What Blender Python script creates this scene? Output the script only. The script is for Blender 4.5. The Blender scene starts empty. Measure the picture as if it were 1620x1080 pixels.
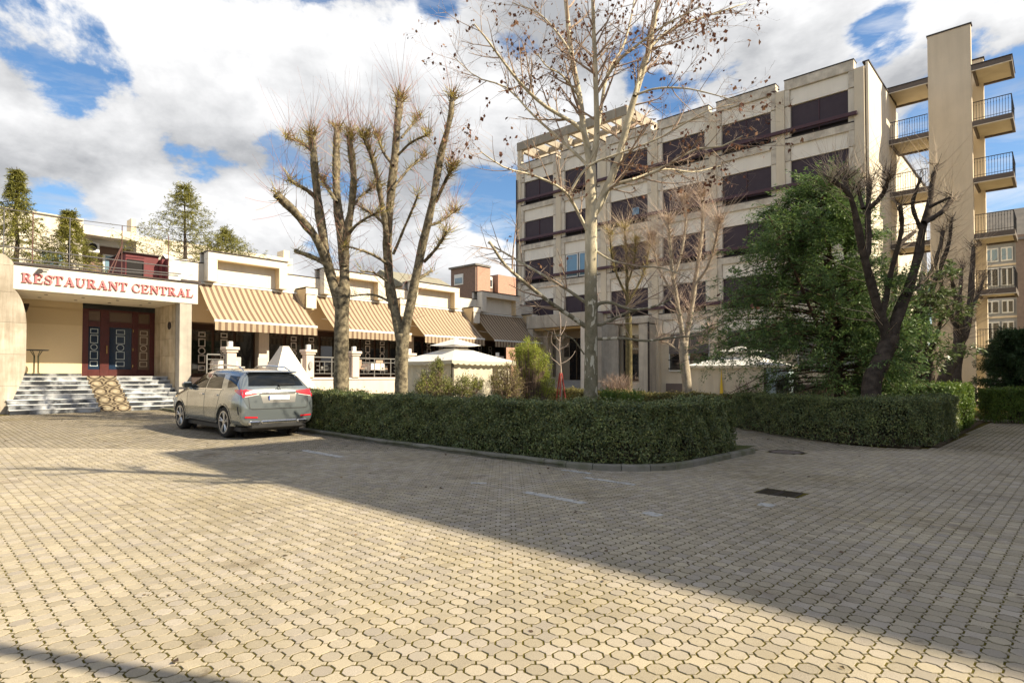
import bpy, bmesh, math, random
import numpy as np
from mathutils import Vector
R = math.radians
S = bpy.context.scene
COL = S.collection

# ---------------------------------------------------------------- camera, light, exposure
EYE = 1.6
FPX, CX, CY, PITCH = 953.0, 810.0, 573.4, R(1.3)
cd = bpy.data.cameras.new('camera')
cam = bpy.data.objects.new('camera', cd)
COL.objects.link(cam)
cam.location = (0, 0, EYE)
cam.rotation_euler = (R(90) + PITCH, 0, 0)
cd.sensor_width = 36
cd.lens = FPX / 1620 * 36
cd.shift_y = (CY - 540) / 1620
cd.clip_start = 0.05
cd.clip_end = 2000
S.camera = cam

SUN_AZ, SUN_EL = 106.5, 37.5          # azimuth clockwise from +Y
SKY_STRENGTH, SUN_STRENGTH = 0.125, 4.3
world = bpy.data.worlds.new('World')
S.world = world
world.use_nodes = True


def build_world():
    nt = world.node_tree
    nt.nodes.clear()
    N = nt.nodes.new
    L = nt.links.new
    out = N('ShaderNodeOutputWorld')
    bg = N('ShaderNodeBackground')
    bg.inputs['Strength'].default_value = SKY_STRENGTH
    sky = N('ShaderNodeTexSky')
    sky.sky_type = 'NISHITA'
    sky.sun_disc = False
    sky.sun_elevation = R(SUN_EL)
    sky.sun_rotation = R(SUN_AZ)
    sky.air_density = 1.0
    sky.dust_density = 0.6
    sky.ozone_density = 2.0
    tc = N('ShaderNodeTexCoord')

    def math_(op, a, b=None, c=None, clamp=False):
        n = N('ShaderNodeMath')
        n.operation = op
        n.use_clamp = clamp
        for i, x in enumerate((a, b, c)):
            if x is None:
                continue
            if isinstance(x, (int, float)):
                n.inputs[i].default_value = x
            else:
                L(x, n.inputs[i])
        return n.outputs[0]

    def vmath(op, a, b):
        n = N('ShaderNodeVectorMath')
        n.operation = op
        for i, x in enumerate((a, b)):
            if isinstance(x, tuple):
                n.inputs[i].default_value = x
            else:
                L(x, n.inputs[i])
        return n.outputs[1] if op in ('DOT_PRODUCT', 'DISTANCE') else n.outputs[0]

    d = tc.outputs['Generated']

    def noise(vec, scale, detail, rough, dist=0.0):
        n = N('ShaderNodeTexNoise')
        n.inputs['Scale'].default_value = scale
        n.inputs['Detail'].default_value = detail
        n.inputs['Roughness'].default_value = rough
        n.inputs['Distortion'].default_value = dist
        L(vec, n.inputs['Vector'])
        return n.outputs['Fac']

    # cloud positions: flattened a little so that the bases read level
    flat = vmath('MULTIPLY', d, (1.0, 1.0, 1.75))
    flat = vmath('ADD', flat, (3.1, 0.4, 1.7))
    big = noise(flat, 2.4, 12, 0.6, 0.25)
    lit = vmath('ADD', flat, (0.055, -0.01, 0.10))
    big2 = noise(lit, 2.4, 9, 0.55, 0.25)
    wisp_v = vmath('MULTIPLY', d, (2.0, 2.0, 9.0))
    wisp = noise(wisp_v, 2.3, 8, 0.62, 0.4)

    def spot(px, py, size, gain):          # cloud bank / opening at a heading of the sky
        a, b = (px - CX) / FPX, (595 - py) / FPX
        v = Vector((a, 1, b)).normalized()
        dd = vmath('DISTANCE', d, tuple(v))
        e = math_('DIVIDE', dd, size)
        e = math_('MULTIPLY', e, e)
        e = math_('MULTIPLY', e, -1.0)
        e = math_('EXPONENT', e)
        return math_('MULTIPLY', e, gain)

    bias = None
    for s in SPOTS:
        v = spot(*s)
        bias = v if bias is None else math_('ADD', bias, v)
    dens = math_('ADD', math_('MULTIPLY_ADD', big, 1.7, -0.305), bias)
    sx = N('ShaderNodeSeparateXYZ')
    L(d, sx.inputs[0])
    z = sx.outputs[2]
    cover = N('ShaderNodeMapRange')
    cover.interpolation_type = 'SMOOTHSTEP'
    cover.inputs['From Min'].default_value = 0.46
    cover.inputs['From Max'].default_value = 0.555
    L(dens, cover.inputs['Value'])
    cov = cover.outputs['Result']
    w = N('ShaderNodeMapRange')
    w.inputs['From Min'].default_value = 0.5
    w.inputs['From Max'].default_value = 0.72
    w.inputs['To Max'].default_value = 0.62
    L(wisp, w.inputs['Value'])
    cov_all = math_('MAXIMUM', cov, w.outputs['Result'])
    # self shading: thicker towards the sun / above = darker
    sh = math_('SUBTRACT', big2, big)
    thick = math_('SUBTRACT', dens, 0.5)
    shade = math_('ADD', math_('MULTIPLY', sh, 3.6), math_('MULTIPLY', thick, 0.75))
    shr = N('ShaderNodeMapRange')
    shr.interpolation_type = 'LINEAR'
    shr.inputs['From Min'].default_value = -0.16
    shr.inputs['From Max'].default_value = 0.42
    L(shade, shr.inputs['Value'])
    ramp = N('ShaderNodeMix')
    ramp.data_type = 'RGBA'
    ramp.inputs['A'].default_value = CLOUD_LIT
    ramp.inputs['B'].default_value = CLOUD_DARK
    L(shr.outputs['Result'], ramp.inputs['Factor'])
    hs = N('ShaderNodeHueSaturation')
    hs.inputs['Saturation'].default_value = 1.18
    hs.inputs['Value'].default_value = SKY_GAIN
    L(sky.outputs[0], hs.inputs['Color'])
    mix = N('ShaderNodeMix')
    mix.data_type = 'RGBA'
    L(cov_all, mix.inputs['Factor'])
    L(hs.outputs[0], mix.inputs['A'])
    L(ramp.outputs['Result'], mix.inputs['B'])
    L(mix.outputs['Result'], bg.inputs['Color'])
    L(bg.outputs[0], out.inputs['Surface'])


CLOUD_LIT = (3.55, 3.55, 3.57, 1)
CLOUD_DARK = (1.75, 1.79, 1.87, 1)
SKY_GAIN = 0.60
# (pixel heading, size, gain): + cloud, - opening
SPOTS = [(420, 170, 0.26, 0.07), (560, 60, 0.2, 0.06), (150, 105, 0.085, -0.24), (75, 165, 0.05, -0.14), (20, 120, 0.05, 0.12), (200, 20, 0.14, 0.04),
         (690, 15, 0.03, -0.12), (770, 280, 0.12, -0.20), (830, 60, 0.18, 0.05), (1280, 70, 0.22, 0.09), (1050, 120, 0.15, 0.03),
         (1590, 100, 0.12, -0.26), (1415, 45, 0.045, -0.24), (1010, 40, 0.06, -0.22), (800, 60, .05, -.12), (1040, 150, .05, -.14), (430, 205, .03, -.2), (70, 300, .04, -.14), (1470, 90, 0.05, 0.12), (90, 300, 0.14, 0.04), (640, 280, 0.1, 0.03)]
build_world()

sd = bpy.data.lights.new('sun', 'SUN')
sd.energy = SUN_STRENGTH
sd.angle = R(0.53)
sd.color = (1.0, 0.88, 0.66)
sun = bpy.data.objects.new('sun', sd)
COL.objects.link(sun)
sa, se = R(SUN_AZ), R(SUN_EL)
to_sun = Vector((math.sin(sa) * math.cos(se), math.cos(sa) * math.cos(se), math.sin(se)))
sun.rotation_euler = (-to_sun).to_track_quat('-Z', 'Y').to_euler()
sun.location = (30, -5, 40)

S.view_settings.view_transform = 'Standard'
S.view_settings.look = 'None'
S.view_settings.exposure = 1.2
S.view_settings.gamma = 1
S.view_settings.use_curve_mapping = False
S.render.engine = 'CYCLES'
S.cycles.max_bounces = 6
S.cycles.diffuse_bounces = 4
S.cycles.transparent_max_bounces = 8
S.cycles.caustics_reflective = False
S.cycles.caustics_refractive = False
S.cycles.use_denoising = True

# ---------------------------------------------------------------- site frame: u to the right and away, v to the left and away
A_ = R(42.45)
UX, UY = math.sin(A_), math.cos(A_)
VX, VY = -UY, UX
TH = math.atan2(UY, UX)


def W(u, v, z=0.0):
    return Vector((u * UX + v * VX, u * UY + v * VY, z))


def uv_of(x, y):
    return x * UX + y * UY, x * VX + y * VY


def gz(v):
    return 0.015 * max(0.0, min(v, 29.0) - 12.0)


def at(px, py, Y):
    """The point at depth Y in front of the camera that a pixel of the photograph (1620 wide) looks at."""
    a, b = (px - CX) / FPX, (CY - py) / FPX
    y = math.cos(PITCH) - b * math.sin(PITCH)
    z = math.sin(PITCH) + b * math.cos(PITCH)
    k = Y / y
    return Vector((a * k, Y, EYE + z * k))


# ---------------------------------------------------------------- materials
MATS = {}


def M(name, col, col2=None, scale=3.0, rough=0.75, metal=0.0, spec=0.4, bump=0.0, bscale=80.0, streak=0.0, isl=0.0,
      speck=0.0, spscale=220.0, coat=0.0, trans=0.0, detail=5.0, lo=0.35, hi=0.65, col3=None, emis=None):
    if name in MATS:
        return MATS[name]
    m = bpy.data.materials.new(name)
    m.use_nodes = True
    nt = m.node_tree
    p = nt.nodes['Principled BSDF']
    N, L = nt.nodes.new, nt.links.new
    p.inputs['Roughness'].default_value = rough
    p.inputs['Metallic'].default_value = metal
    p.inputs['Specular IOR Level'].default_value = spec
    if coat:
        p.inputs['Coat Weight'].default_value = coat
        p.inputs['Coat Roughness'].default_value = 0.03
    geo = N('ShaderNodeNewGeometry')
    pos = geo.outputs['Position']

    def noise(sc, det=4.0, vec=None, ro=0.55):
        n = N('ShaderNodeTexNoise')
        n.inputs['Scale'].default_value = sc
        n.inputs['Detail'].default_value = det
        n.inputs['Roughness'].default_value = ro
        L(vec or pos, n.inputs['Vector'])
        return n.outputs['Fac']

    def mix(fac, a, b, mode='MIX'):
        n = N('ShaderNodeMix')
        n.data_type = 'RGBA'
        n.blend_type = mode
        for key, x in (('Factor', fac), ('A', a), ('B', b)):
            s = n.inputs[key]
            if isinstance(x, (int, float)):
                s.default_value = x
            elif isinstance(x, tuple):
                s.default_value = (*x, 1)
            else:
                L(x, s)
        return n.outputs['Result']

    def rng(x, a, b, c, d):
        n = N('ShaderNodeMapRange')
        for k, val in zip(('From Min', 'From Max', 'To Min', 'To Max'), (a, b, c, d)):
            n.inputs[k].default_value = val
        L(x, n.inputs['Value'])
        return n.outputs['Result']

    c = col
    if col2:
        c = mix(rng(noise(scale, detail), lo, hi, 0, 1), c, col2)
    if isl:
        oi = N('ShaderNodeObjectInfo')
        ad = N('ShaderNodeMath')
        ad.operation = 'ADD'
        L(geo.outputs['Random Per Island'], ad.inputs[0])
        L(oi.outputs['Random'], ad.inputs[1])
        fr = N('ShaderNodeMath')
        fr.operation = 'FRACT'
        L(ad.outputs[0], fr.inputs[0])
        if col3:
            c = mix(rng(fr.outputs[0], 0.45, 1.0, 0, 1), c, col3)
        hs = N('ShaderNodeHueSaturation')
        if isinstance(c, tuple):
            hs.inputs['Color'].default_value = (*c, 1)
        else:
            L(c, hs.inputs['Color'])
        mm = N('ShaderNodeMath')
        mm.operation = 'MULTIPLY'
        mm.inputs[1].default_value = 7.31
        L(fr.outputs[0], mm.inputs[0])
        f2 = N('ShaderNodeMath')
        f2.operation = 'FRACT'
        L(mm.outputs[0], f2.inputs[0])
        L(rng(f2.outputs[0], 0, 1, 1 - isl, 1 + isl), hs.inputs['Value'])
        c = hs.outputs[0]
    if streak:
        mp = N('ShaderNodeMapping')
        mp.inputs['Scale'].default_value = (2.2, 2.2, 0.16)
        L(pos, mp.inputs['Vector'])
        s = rng(noise(1.6, 6, mp.outputs[0], 0.65), 0.42, 0.75, 0, streak)
        c = mix(s, c, (0.33, 0.30, 0.26), 'MULTIPLY')
    if speck:
        s = rng(noise(spscale, 2), 0.3, 0.7, 1 - speck, 1 + speck)
        cb = N('ShaderNodeCombineColor')
        for i in range(3):
            L(s, cb.inputs[i])
        c = mix(1.0, c, cb.outputs[0], 'MULTIPLY')
    if isinstance(c, tuple):
        p.inputs['Base Color'].default_value = (*c, 1)
    else:
        L(c, p.inputs['Base Color'])
    if bump:
        b = N('ShaderNodeBump')
        b.inputs['Strength'].default_value = bump
        b.inputs['Distance'].default_value = 0.02
        L(noise(bscale, 3), b.inputs['Height'])
        L(b.outputs[0], p.inputs['Normal'])
    if trans:
        t = N('ShaderNodeBsdfTranslucent')
        if isinstance(c, tuple):
            t.inputs['Color'].default_value = (*c, 1)
        else:
            L(c, t.inputs['Color'])
        ms = N('ShaderNodeMixShader')
        ms.inputs[0].default_value = trans
        L(p.outputs[0], ms.inputs[1])
        L(t.outputs[0], ms.inputs[2])
        L(ms.outputs[0], nt.nodes['Material Output'].inputs['Surface'])
    MATS[name] = m
    return m


def nodes_of(m):
    nt = m.node_tree
    return nt, nt.nodes['Principled BSDF'], nt.nodes.new, nt.links.new


# ---------------------------------------------------------------- mesh helpers
class MB:
    def __init__(s):
        s.v, s.f = [], []

    def add(s, vs, fs):
        b = len(s.v)
        s.v += [tuple(p) for p in vs]
        s.f += [tuple(b + i for i in f) for f in fs]
        return s

    def box(s, x0, x1, y0, y1, z0, z1, c=0.0):
        if c <= 0:
            vs = [(x, y, z) for z in (z0, z1) for y in (y0, y1) for x in (x0, x1)]
            return s.add(vs, [(0, 2, 3, 1), (4, 5, 7, 6), (0, 1, 5, 4), (2, 6, 7, 3), (0, 4, 6, 2), (1, 3, 7, 5)])
        c = min(c, abs(x1 - x0) * .49, abs(y1 - y0) * .49, abs(z1 - z0) * .49)
        lo, hi = (x0, y0, z0), (x1, y1, z1)
        vs, idx = [], {}
        for i in range(8):
            sg = [(i >> a) & 1 for a in range(3)]
            for a in range(3):
                p = [(hi[k] if sg[k] else lo[k]) if k == a else ((hi[k] - c) if sg[k] else (lo[k] + c)) for k in range(3)]
                idx[(i, a)] = len(vs)
                vs.append(tuple(p))
        fs = []
        for a in range(3):
            b, d = [(1, 2), (2, 0), (0, 1)][a]
            for sgn in (0, 1):
                q = [(sgn << a) | (p << b) | (r << d) for p, r in ((0, 0), (1, 0), (1, 1), (0, 1))]
                if not sgn:
                    q.reverse()
                fs.append(tuple(idx[(i, a)] for i in q))
        for a in range(3):
            for b in range(a + 1, 3):
                d = 3 - a - b
                for sa_ in (0, 1):
                    for sb in (0, 1):
                        i = (sa_ << a) | (sb << b)
                        j = i | (1 << d)
                        fs.append((idx[(i, a)], idx[(j, a)], idx[(j, b)], idx[(i, b)]))
        for i in range(8):
            fs.append((idx[(i, 0)], idx[(i, 1)], idx[(i, 2)]))
        return s.add(vs, fs)

    def quad(s, a, b, c, d):
        return s.add([a, b, c, d], [(0, 1, 2, 3)])

    def prism(s, poly, y0, y1, axis='y'):
        """Extrude a polygon: axis y: poly is (x,z); axis z: poly is (x,y); axis x: poly is (y,z)."""
        n = len(poly)
        mk = {'y': lambda p, t: (p[0], t, p[1]), 'z': lambda p, t: (p[0], p[1], t), 'x': lambda p, t: (t, p[0], p[1])}[axis]
        vs = [mk(p, y0) for p in poly] + [mk(p, y1) for p in poly]
        fs = [tuple(range(n)), tuple(range(2 * n - 1, n - 1, -1))]
        fs += [(i, (i + 1) % n, n + (i + 1) % n, n + i) for i in range(n)]
        return s.add(vs, fs)

    def tube(s, pts, rad, n=8, cap=True):
        pts = [Vector(p) for p in pts]
        if not hasattr(rad, '__len__'):
            rad = [rad] * len(pts)
        ref = None
        vs, fs = [], []
        for i, p in enumerate(pts):
            t = (pts[min(i + 1, len(pts) - 1)] - pts[max(i - 1, 0)]).normalized()
            if ref is None:
                ref = t.orthogonal().normalized()
            ref = (ref - t * ref.dot(t)).normalized()
            b = t.cross(ref)
            for k in range(n):
                a = 2 * math.pi * k / n
                vs.append(p + (ref * math.cos(a) + b * math.sin(a)) * rad[i])
        for i in range(len(pts) - 1):
            for k in range(n):
                fs.append((i * n + k, i * n + (k + 1) % n, (i + 1) * n + (k + 1) % n, (i + 1) * n + k))
        if cap:
            fs.append(tuple(range(n - 1, -1, -1)))
            e = (len(pts) - 1) * n
            fs.append(tuple(range(e, e + n)))
        return s.add(vs, fs)

    def ring(s, c, r0, r1, y0, y1, n=20, axis='y', a0=0.0, a1=2 * math.pi):
        """Flat ring (or arc) extruded along an axis."""
        full = abs(a1 - a0 - 2 * math.pi) < 1e-6
        m = n if full else n + 1
        vs = []
        for k in range(m):
            a = a0 + (a1 - a0) * k / n
            for r in (r0, r1):
                p, q = r * math.cos(a), r * math.sin(a)
                for t in (y0, y1):
                    vs.append({'y': (c[0] + p, t, c[2] + q), 'x': (t, c[1] + p, c[2] + q), 'z': (c[0] + p, c[1] + q, t)}[axis])
        fs = []
        for k in range(n):
            a, b = 4 * k, 4 * ((k + 1) % m)
            fs += [(a, b, b + 2, a + 2), (a + 1, a + 3, b + 3, b + 1), (a, a + 1, b + 1, b), (a + 2, b + 2, b + 3, a + 3)]
        if not full:
            fs += [(0, 2, 3, 1), (4 * n, 4 * n + 1, 4 * n + 3, 4 * n + 2)]
        return s.add(vs, fs)


def mesh_of(name, mb, off=(0, 0, 0), fix=True, smooth=False):
    me = bpy.data.meshes.new(name)
    ox, oy, oz = off
    me.from_pydata([(x - ox, y - oy, z - oz) for x, y, z in mb.v], [], mb.f)
    if fix:
        bm = bmesh.new()
        bm.from_mesh(me)
        bmesh.ops.recalc_face_normals(bm, faces=bm.faces)
        bm.to_mesh(me)
        bm.free()
    if smooth:
        me.polygons.foreach_set('use_smooth', [True] * len(me.polygons))
    me.update()
    return me


def mesh_arrays(name, verts, faces, smooth=False):
    """verts (N,3); faces: list of (F,k) index arrays."""
    me = bpy.data.meshes.new(name)
    verts = np.asarray(verts, dtype=np.float32)
    me.vertices.add(len(verts))
    me.vertices.foreach_set('co', verts.ravel())
    tot = np.concatenate([np.full(len(f), f.shape[1], dtype=np.int32) for f in faces])
    loops = np.concatenate([f.ravel() for f in faces]).astype(np.int32)
    me.loops.add(len(loops))
    me.loops.foreach_set('vertex_index', loops)
    me.polygons.add(len(tot))
    start = np.concatenate([[0], np.cumsum(tot)[:-1]]).astype(np.int32)
    me.polygons.foreach_set('loop_start', start)
    me.polygons.foreach_set('loop_total', tot)
    me.polygons.foreach_set('use_smooth', np.full(len(tot), smooth, dtype=bool))
    me.update(calc_edges=True)
    return me


def link(name, me, mat=None, parent=None, loc=None, rot=None, kind=None):
    o = bpy.data.objects.new(name, me)
    COL.objects.link(o)
    if mat is not None and me is not None and not me.materials:
        me.materials.append(mat)
    if parent is not None:
        o.parent = parent
    if loc is not None:
        o.location = loc
    if rot is not None:
        o.rotation_euler = rot
    if kind:
        o['kind'] = kind
    return o


def tag(o, label=None, cat=None, group=None, kind=None):
    for k, x in (('label', label), ('category', cat), ('group', group), ('kind', kind)):
        if x:
            o[k] = x
    return o


class T:
    """A top-level thing: an Empty at its base; parts are given in site coordinates (u, v, z) or, for rot 0, in world ones."""

    def __init__(s, name, label, cat, base, group=None, world=False, kind=None):
        s.base = base
        s.o = bpy.data.objects.new(name, None)
        s.o.empty_display_size = 0.2
        COL.objects.link(s.o)
        if world:
            s.o.location = base
        else:
            s.o.location = W(*base)
            s.o.rotation_euler = (0, 0, TH)
        tag(s.o, label, cat, group, kind)

    def part(s, name, mat, mb, parent=None, smooth=False, kind=None, label=None, fix=True):
        me = mesh_of(name, mb, s.base, fix, smooth)
        o = link(name, me, mat, parent or s.o, kind=kind)
        if label:
            o['label'] = label
        return o

    def arr(s, name, mat, verts, faces, parent=None, smooth=False, kind=None):
        v = np.asarray(verts, dtype=np.float64) - np.array(s.base)
        return link(name, mesh_arrays(name, v, faces, smooth), mat, parent or s.o, kind=kind)

    def rep(s, name, me, mat, u, v, z, parent=None, rot=None):
        """A copy of a shared mesh (built about the origin) at a site point."""
        return link(name, me, mat, parent or s.o, loc=(u - s.base[0], v - s.base[1], z - s.base[2]), rot=rot)


def smooth_path(pts, n):
    """Catmull-Rom resample of a list of vectors."""
    P = np.array([tuple(p) for p in pts], dtype=float)
    if len(P) == 2:
        t = np.linspace(0, 1, n)[:, None]
        return P[0] * (1 - t) + P[1] * t
    Q = np.vstack([2 * P[0] - P[1], P, 2 * P[-1] - P[-2]])
    out = []
    for s_ in np.linspace(0, len(P) - 1 - 1e-6, n):
        i = int(s_)
        t = s_ - i
        a, b, c, d = Q[i], Q[i + 1], Q[i + 2], Q[i + 3]
        out.append(0.5 * (2 * b + (c - a) * t + (2 * a - 5 * b + 4 * c - d) * t * t + (3 * b - a - 3 * c + d) * t ** 3))
    return np.array(out)


def tube_batch(paths, rads, n):
    """paths (B,m,3), rads (B,m) -> verts, [faces]"""
    P = np.asarray(paths, dtype=float)
    Rr = np.asarray(rads, dtype=float)
    B, m, _ = P.shape
    t = np.gradient(P, axis=1)
    t /= np.linalg.norm(t, axis=2, keepdims=True) + 1e-9
    mean = t.mean(axis=1)
    ref = np.where(np.abs(mean[:, 2:3]) < 0.8, np.array([[0, 0, 1.0]]), np.array([[1.0, 0, 0]]))[:, None, :]
    nn = np.cross(t, np.broadcast_to(ref, t.shape))
    nn /= np.linalg.norm(nn, axis=2, keepdims=True) + 1e-9
    bb = np.cross(t, nn)
    a = np.arange(n) * 2 * np.pi / n
    V = P[:, :, None, :] + Rr[:, :, None, None] * (nn[:, :, None, :] * np.cos(a)[None, None, :, None] + bb[:, :, None, :] * np.sin(a)[None, None, :, None])
    V = V.reshape(-1, 3)
    i = np.arange(m - 1)[:, None] * n
    k = np.arange(n)[None, :]
    k2 = (k + 1) % n
    f = np.stack([i + k, i + k2, i + n + k2, i + n + k], axis=-1).reshape(-1, 4)
    F = (np.arange(B)[:, None, None] * (m * n) + f[None]).reshape(-1, 4)
    return V, [F]


def leaf_quads(P, nrm, size, rng, aspect=0.55, along=None):
    """One diamond leaf per point: P (N,3), nrm (N,3) facing, size (N,) length."""
    N = len(P)
    nrm = nrm / (np.linalg.norm(nrm, axis=1, keepdims=True) + 1e-9)
    if along is None:
        along = rng.normal(size=(N, 3))
    a = along - nrm * np.sum(along * nrm, axis=1, keepdims=True)
    a /= np.linalg.norm(a, axis=1, keepdims=True) + 1e-9
    b = np.cross(nrm, a)
    l = size[:, None]
    w = l * aspect * 0.5
    bend = nrm * l * rng.uniform(-0.18, 0.18, (N, 1))
    v = np.stack([P, P + a * l * 0.5 + b * w + bend, P + a * l, P + a * l * 0.5 - b * w + bend], axis=1).reshape(-1, 3)
    f = np.arange(N * 4).reshape(N, 4)
    return v, [f]
# ================================================================ GROUND
def ground():
    lines = [-500, -200, -90, -50] + [x for x in range(-30, 71, 3)] + [100, 200, 500]
    lines = sorted(set(lines + [12, 29]))
    n = len(lines)
    vs = []
    for v in lines:
        for u in lines:
            p = W(u, v)
            vs.append((p.x, p.y, gz(v) - 0.0048))
    f = [(i * n + j, i * n + j + 1, (i + 1) * n + j + 1, (i + 1) * n + j) for i in range(n - 1) for j in range(n - 1)]
    me = bpy.data.meshes.new('courtyard_ground')
    me.from_pydata(vs, [], f)
    m = M('moss_joint', (0.060, 0.048, 0.012), (0.115, 0.092, 0.016), scale=1.3, rough=0.95, bump=0.5, bscale=150, speck=0.35, spscale=90, spec=0.1)
    tag(link('courtyard_ground', me, m), kind='structure')


ground()


def in_poly(u, v, poly):
    u, v = np.asarray(u), np.asarray(v)
    c = np.zeros(u.shape, dtype=bool)
    j = len(poly) - 1
    for i in range(len(poly)):
        (ui, vi), (uj, vj) = poly[i], poly[j]
        t = ((vi > v) != (vj > v)) & (u < (uj - ui) * (v - vi) / ((vj - vi) or 1e-9) + ui)
        c ^= t
        j = i
    return c


GARDEN = [(8.55, 27.3), (8.55, 6.4), (8.75, 5.75), (9.25, 5.2), (9.9, 4.98), (12.6, 4.86), (13.25, 5.0), (13.6, 5.5), (13.6, 7.2), (14.8, 9.6), (16.6, 11.3), (19.2, 12.5), (19.2, 27.3)]
BED = [(18.8, 7.6), (16.9, 5.2), (15.75, 3.75), (15.6, 3.0), (15.9, 2.35), (16.6, 2.06), (27.2, 1.9), (27.2, 14), (20.0, 14), (19.4, 10.5)]
KERB_LINE = [(8.44, 26.9), (8.44, 6.4), (8.66, 5.68), (9.2, 5.1), (9.9, 4.86), (11.2, 4.80), (12.7, 4.74)]
DRAIN = (8.6, 2.9)       # grate in the paving


def paving():
    c = 0.1177
    rot = R(90 - 44.4) - 0.0
    ex = np.array((math.cos(rot), math.sin(rot)))
    ey = np.array((-ex[1], ex[0]))
    n = 330
    I, J = np.meshgrid(np.arange(-n, n), np.arange(-40, n))
    I, J = I.ravel(), J.ravel()
    X = I * c * ex[0] + J * c * ey[0]
    Y = I * c * ex[1] + J * c * ey[1]
    k = (np.abs(X) < 0.85 * Y + 2.2) & (Y > 1.3) & (Y < 33)
    I, J, X, Y = I[k], J[k], X[k], Y[k]
    U, V = uv_of(X, Y)
    k = ~in_poly(U, V, GARDEN) & ~in_poly(U, V, BED) & (V < 27.35) & (U < 29) & (V > -9)
    for (du, dv) in ((0.06, 0), (0, 0.06)):
        k &= ~in_poly(U + du, V + dv, GARDEN)
    k &= (np.abs(U - DRAIN[0]) > 0.23) | (np.abs(V - DRAIN[1]) > 0.29)
    k &= ((U - 13.35) ** 2 + (V - 4.35) ** 2) > 0.36 ** 2
    I, J, X, Y, U, V = I[k], J[k], X[k], Y[k], U[k], V[k]
    octo = (I + J) % 2 == 0
    rng = np.random.default_rng(5)
    a, t = 0.523, 0.2166
    po = [(a, -t), (a, t), (t, a), (-t, a), (-a, t), (-a, -t), (-t, -a), (t, -a)]
    q = [(0.477, -t), (0.477, t), (0.63, 0.37), (0.37, 0.63)]
    pp = []
    for r in range(4):
        cs, sn = [(1, 0), (0, 1), (-1, 0), (0, -1)][r]
        pp += [(x * cs - y * sn, x * sn + y * cs) for x, y in q]
    shapes = [np.array(pp) * c, np.array(po) * c]

    def outline(p, inset):
        out = []
        m = len(p)
        for i in range(m):
            d1 = p[i] - p[i - 1]
            d2 = p[(i + 1) % m] - p[i]
            n1 = np.array((-d1[1], d1[0])) / np.linalg.norm(d1)
            n2 = np.array((-d2[1], d2[0])) / np.linalg.norm(d2)
            b = n1 + n2
            b /= max(np.dot(b, n1), 0.3) * np.linalg.norm(b) / np.linalg.norm(b) if np.dot(b, n1) else 1
            out.append(p[i] + b * inset / 1.0)
        return np.array(out)

    def ring_of(p, inset):
        # inset each vertex along the bisector of its two edges (unit distance to both edges)
        m = len(p)
        out = []
        for i in range(m):
            d1 = p[i] - p[i - 1]
            d2 = p[(i + 1) % m] - p[i]
            n1 = np.array((-d1[1], d1[0])) / np.linalg.norm(d1)
            n2 = np.array((-d2[1], d2[0])) / np.linalg.norm(d2)
            b = (n1 + n2) / (1 + np.dot(n1, n2))
            out.append(p[i] + b * inset)
        return np.array(out)

    tops = [ring_of(s, 0.0072) for s in shapes]
    rims = [ring_of(s, 0.0058) for s in shapes]
    m = M('paver', (0.395, 0.338, 0.245), (0.325, 0.28, 0.21), scale=0.55, rough=0.9, isl=0.15, speck=0.36, spscale=380, bump=0.35, bscale=230, spec=0.25, col3=(0.355, 0.31, 0.255), detail=8)
    nt, pb, N, L = nodes_of(m)
    g = N('ShaderNodeNewGeometry')
    old = pb.inputs['Base Color'].links[0].from_socket
    for sc, a, b, col in ((0.7, .60, .72, (0.62, 0.58, 0.54, 1)), (2.6, .66, .74, (0.48, 0.45, 0.42, 1)), (0.33, .5, .68, (0.80, 0.78, 0.70, 1))):
        nz = N('ShaderNodeTexNoise')
        nz.inputs['Scale'].default_value = sc
        nz.inputs['Detail'].default_value = 6
        nz.inputs['Roughness'].default_value = .6
        L(g.outputs['Position'], nz.inputs['Vector'])
        mr = N('ShaderNodeMapRange')
        mr.inputs['From Min'].default_value = a
        mr.inputs['From Max'].default_value = b
        L(nz.outputs['Fac'], mr.inputs['Value'])
        mx = N('ShaderNodeMix')
        mx.data_type = 'RGBA'
        mx.blend_type = 'MULTIPLY'
        L(mr.outputs[0], mx.inputs['Factor'])
        L(old, mx.inputs['A'])
        mx.inputs['B'].default_value = col
        old = mx.outputs['Result']
    L(old, pb.inputs['Base Color'])
    root = tag(link('paving', None), kind='structure')
    root['label'] = 'octagonal concrete block paving of the forecourt'
    # rank by size on screen
    order = np.argsort(Y + 0.0 * X)
    fr = (np.abs(X) < 0.853 * Y + 0.05) & (Y > 2.98)
    big = [i for i in order if fr[i]][:300]
    big_set = np.zeros(len(X), dtype=bool)
    big_set[big] = True
    G = np.array([gz(v) for v in V])
    singles = []
    for oc in (0, 1):
        vs = [(x, y, 0) for x, y in tops[oc]] + [(x, y, -0.003) for x, y in rims[oc]] + [(x, y, -0.02) for x, y in rims[oc]]
        k_ = len(tops[oc])
        f = [tuple(range(k_))] + [(k_ + i, k_ + (i + 1) % k_, (i + 1) % k_, i) for i in range(k_)] + [(2 * k_ + i, 2 * k_ + (i + 1) % k_, k_ + (i + 1) % k_, k_ + i) for i in range(k_)]
        me = bpy.data.meshes.new('paver')
        me.from_pydata(vs, [], f)
        me.materials.append(m)
        singles.append(me)
    tilt = rng.normal(0, 0.007, (len(X), 2))
    dz = rng.normal(0, 0.0009, len(X)) - 0.0005
    yaw = rng.normal(0, 0.012, len(X))
    for i in big:
        link('paver', singles[int(octo[i])], None, root, (X[i], Y[i], G[i] + dz[i]), (tilt[i, 0], tilt[i, 1], rot + yaw[i]))
    verts, faces, base = [], [], 0
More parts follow.
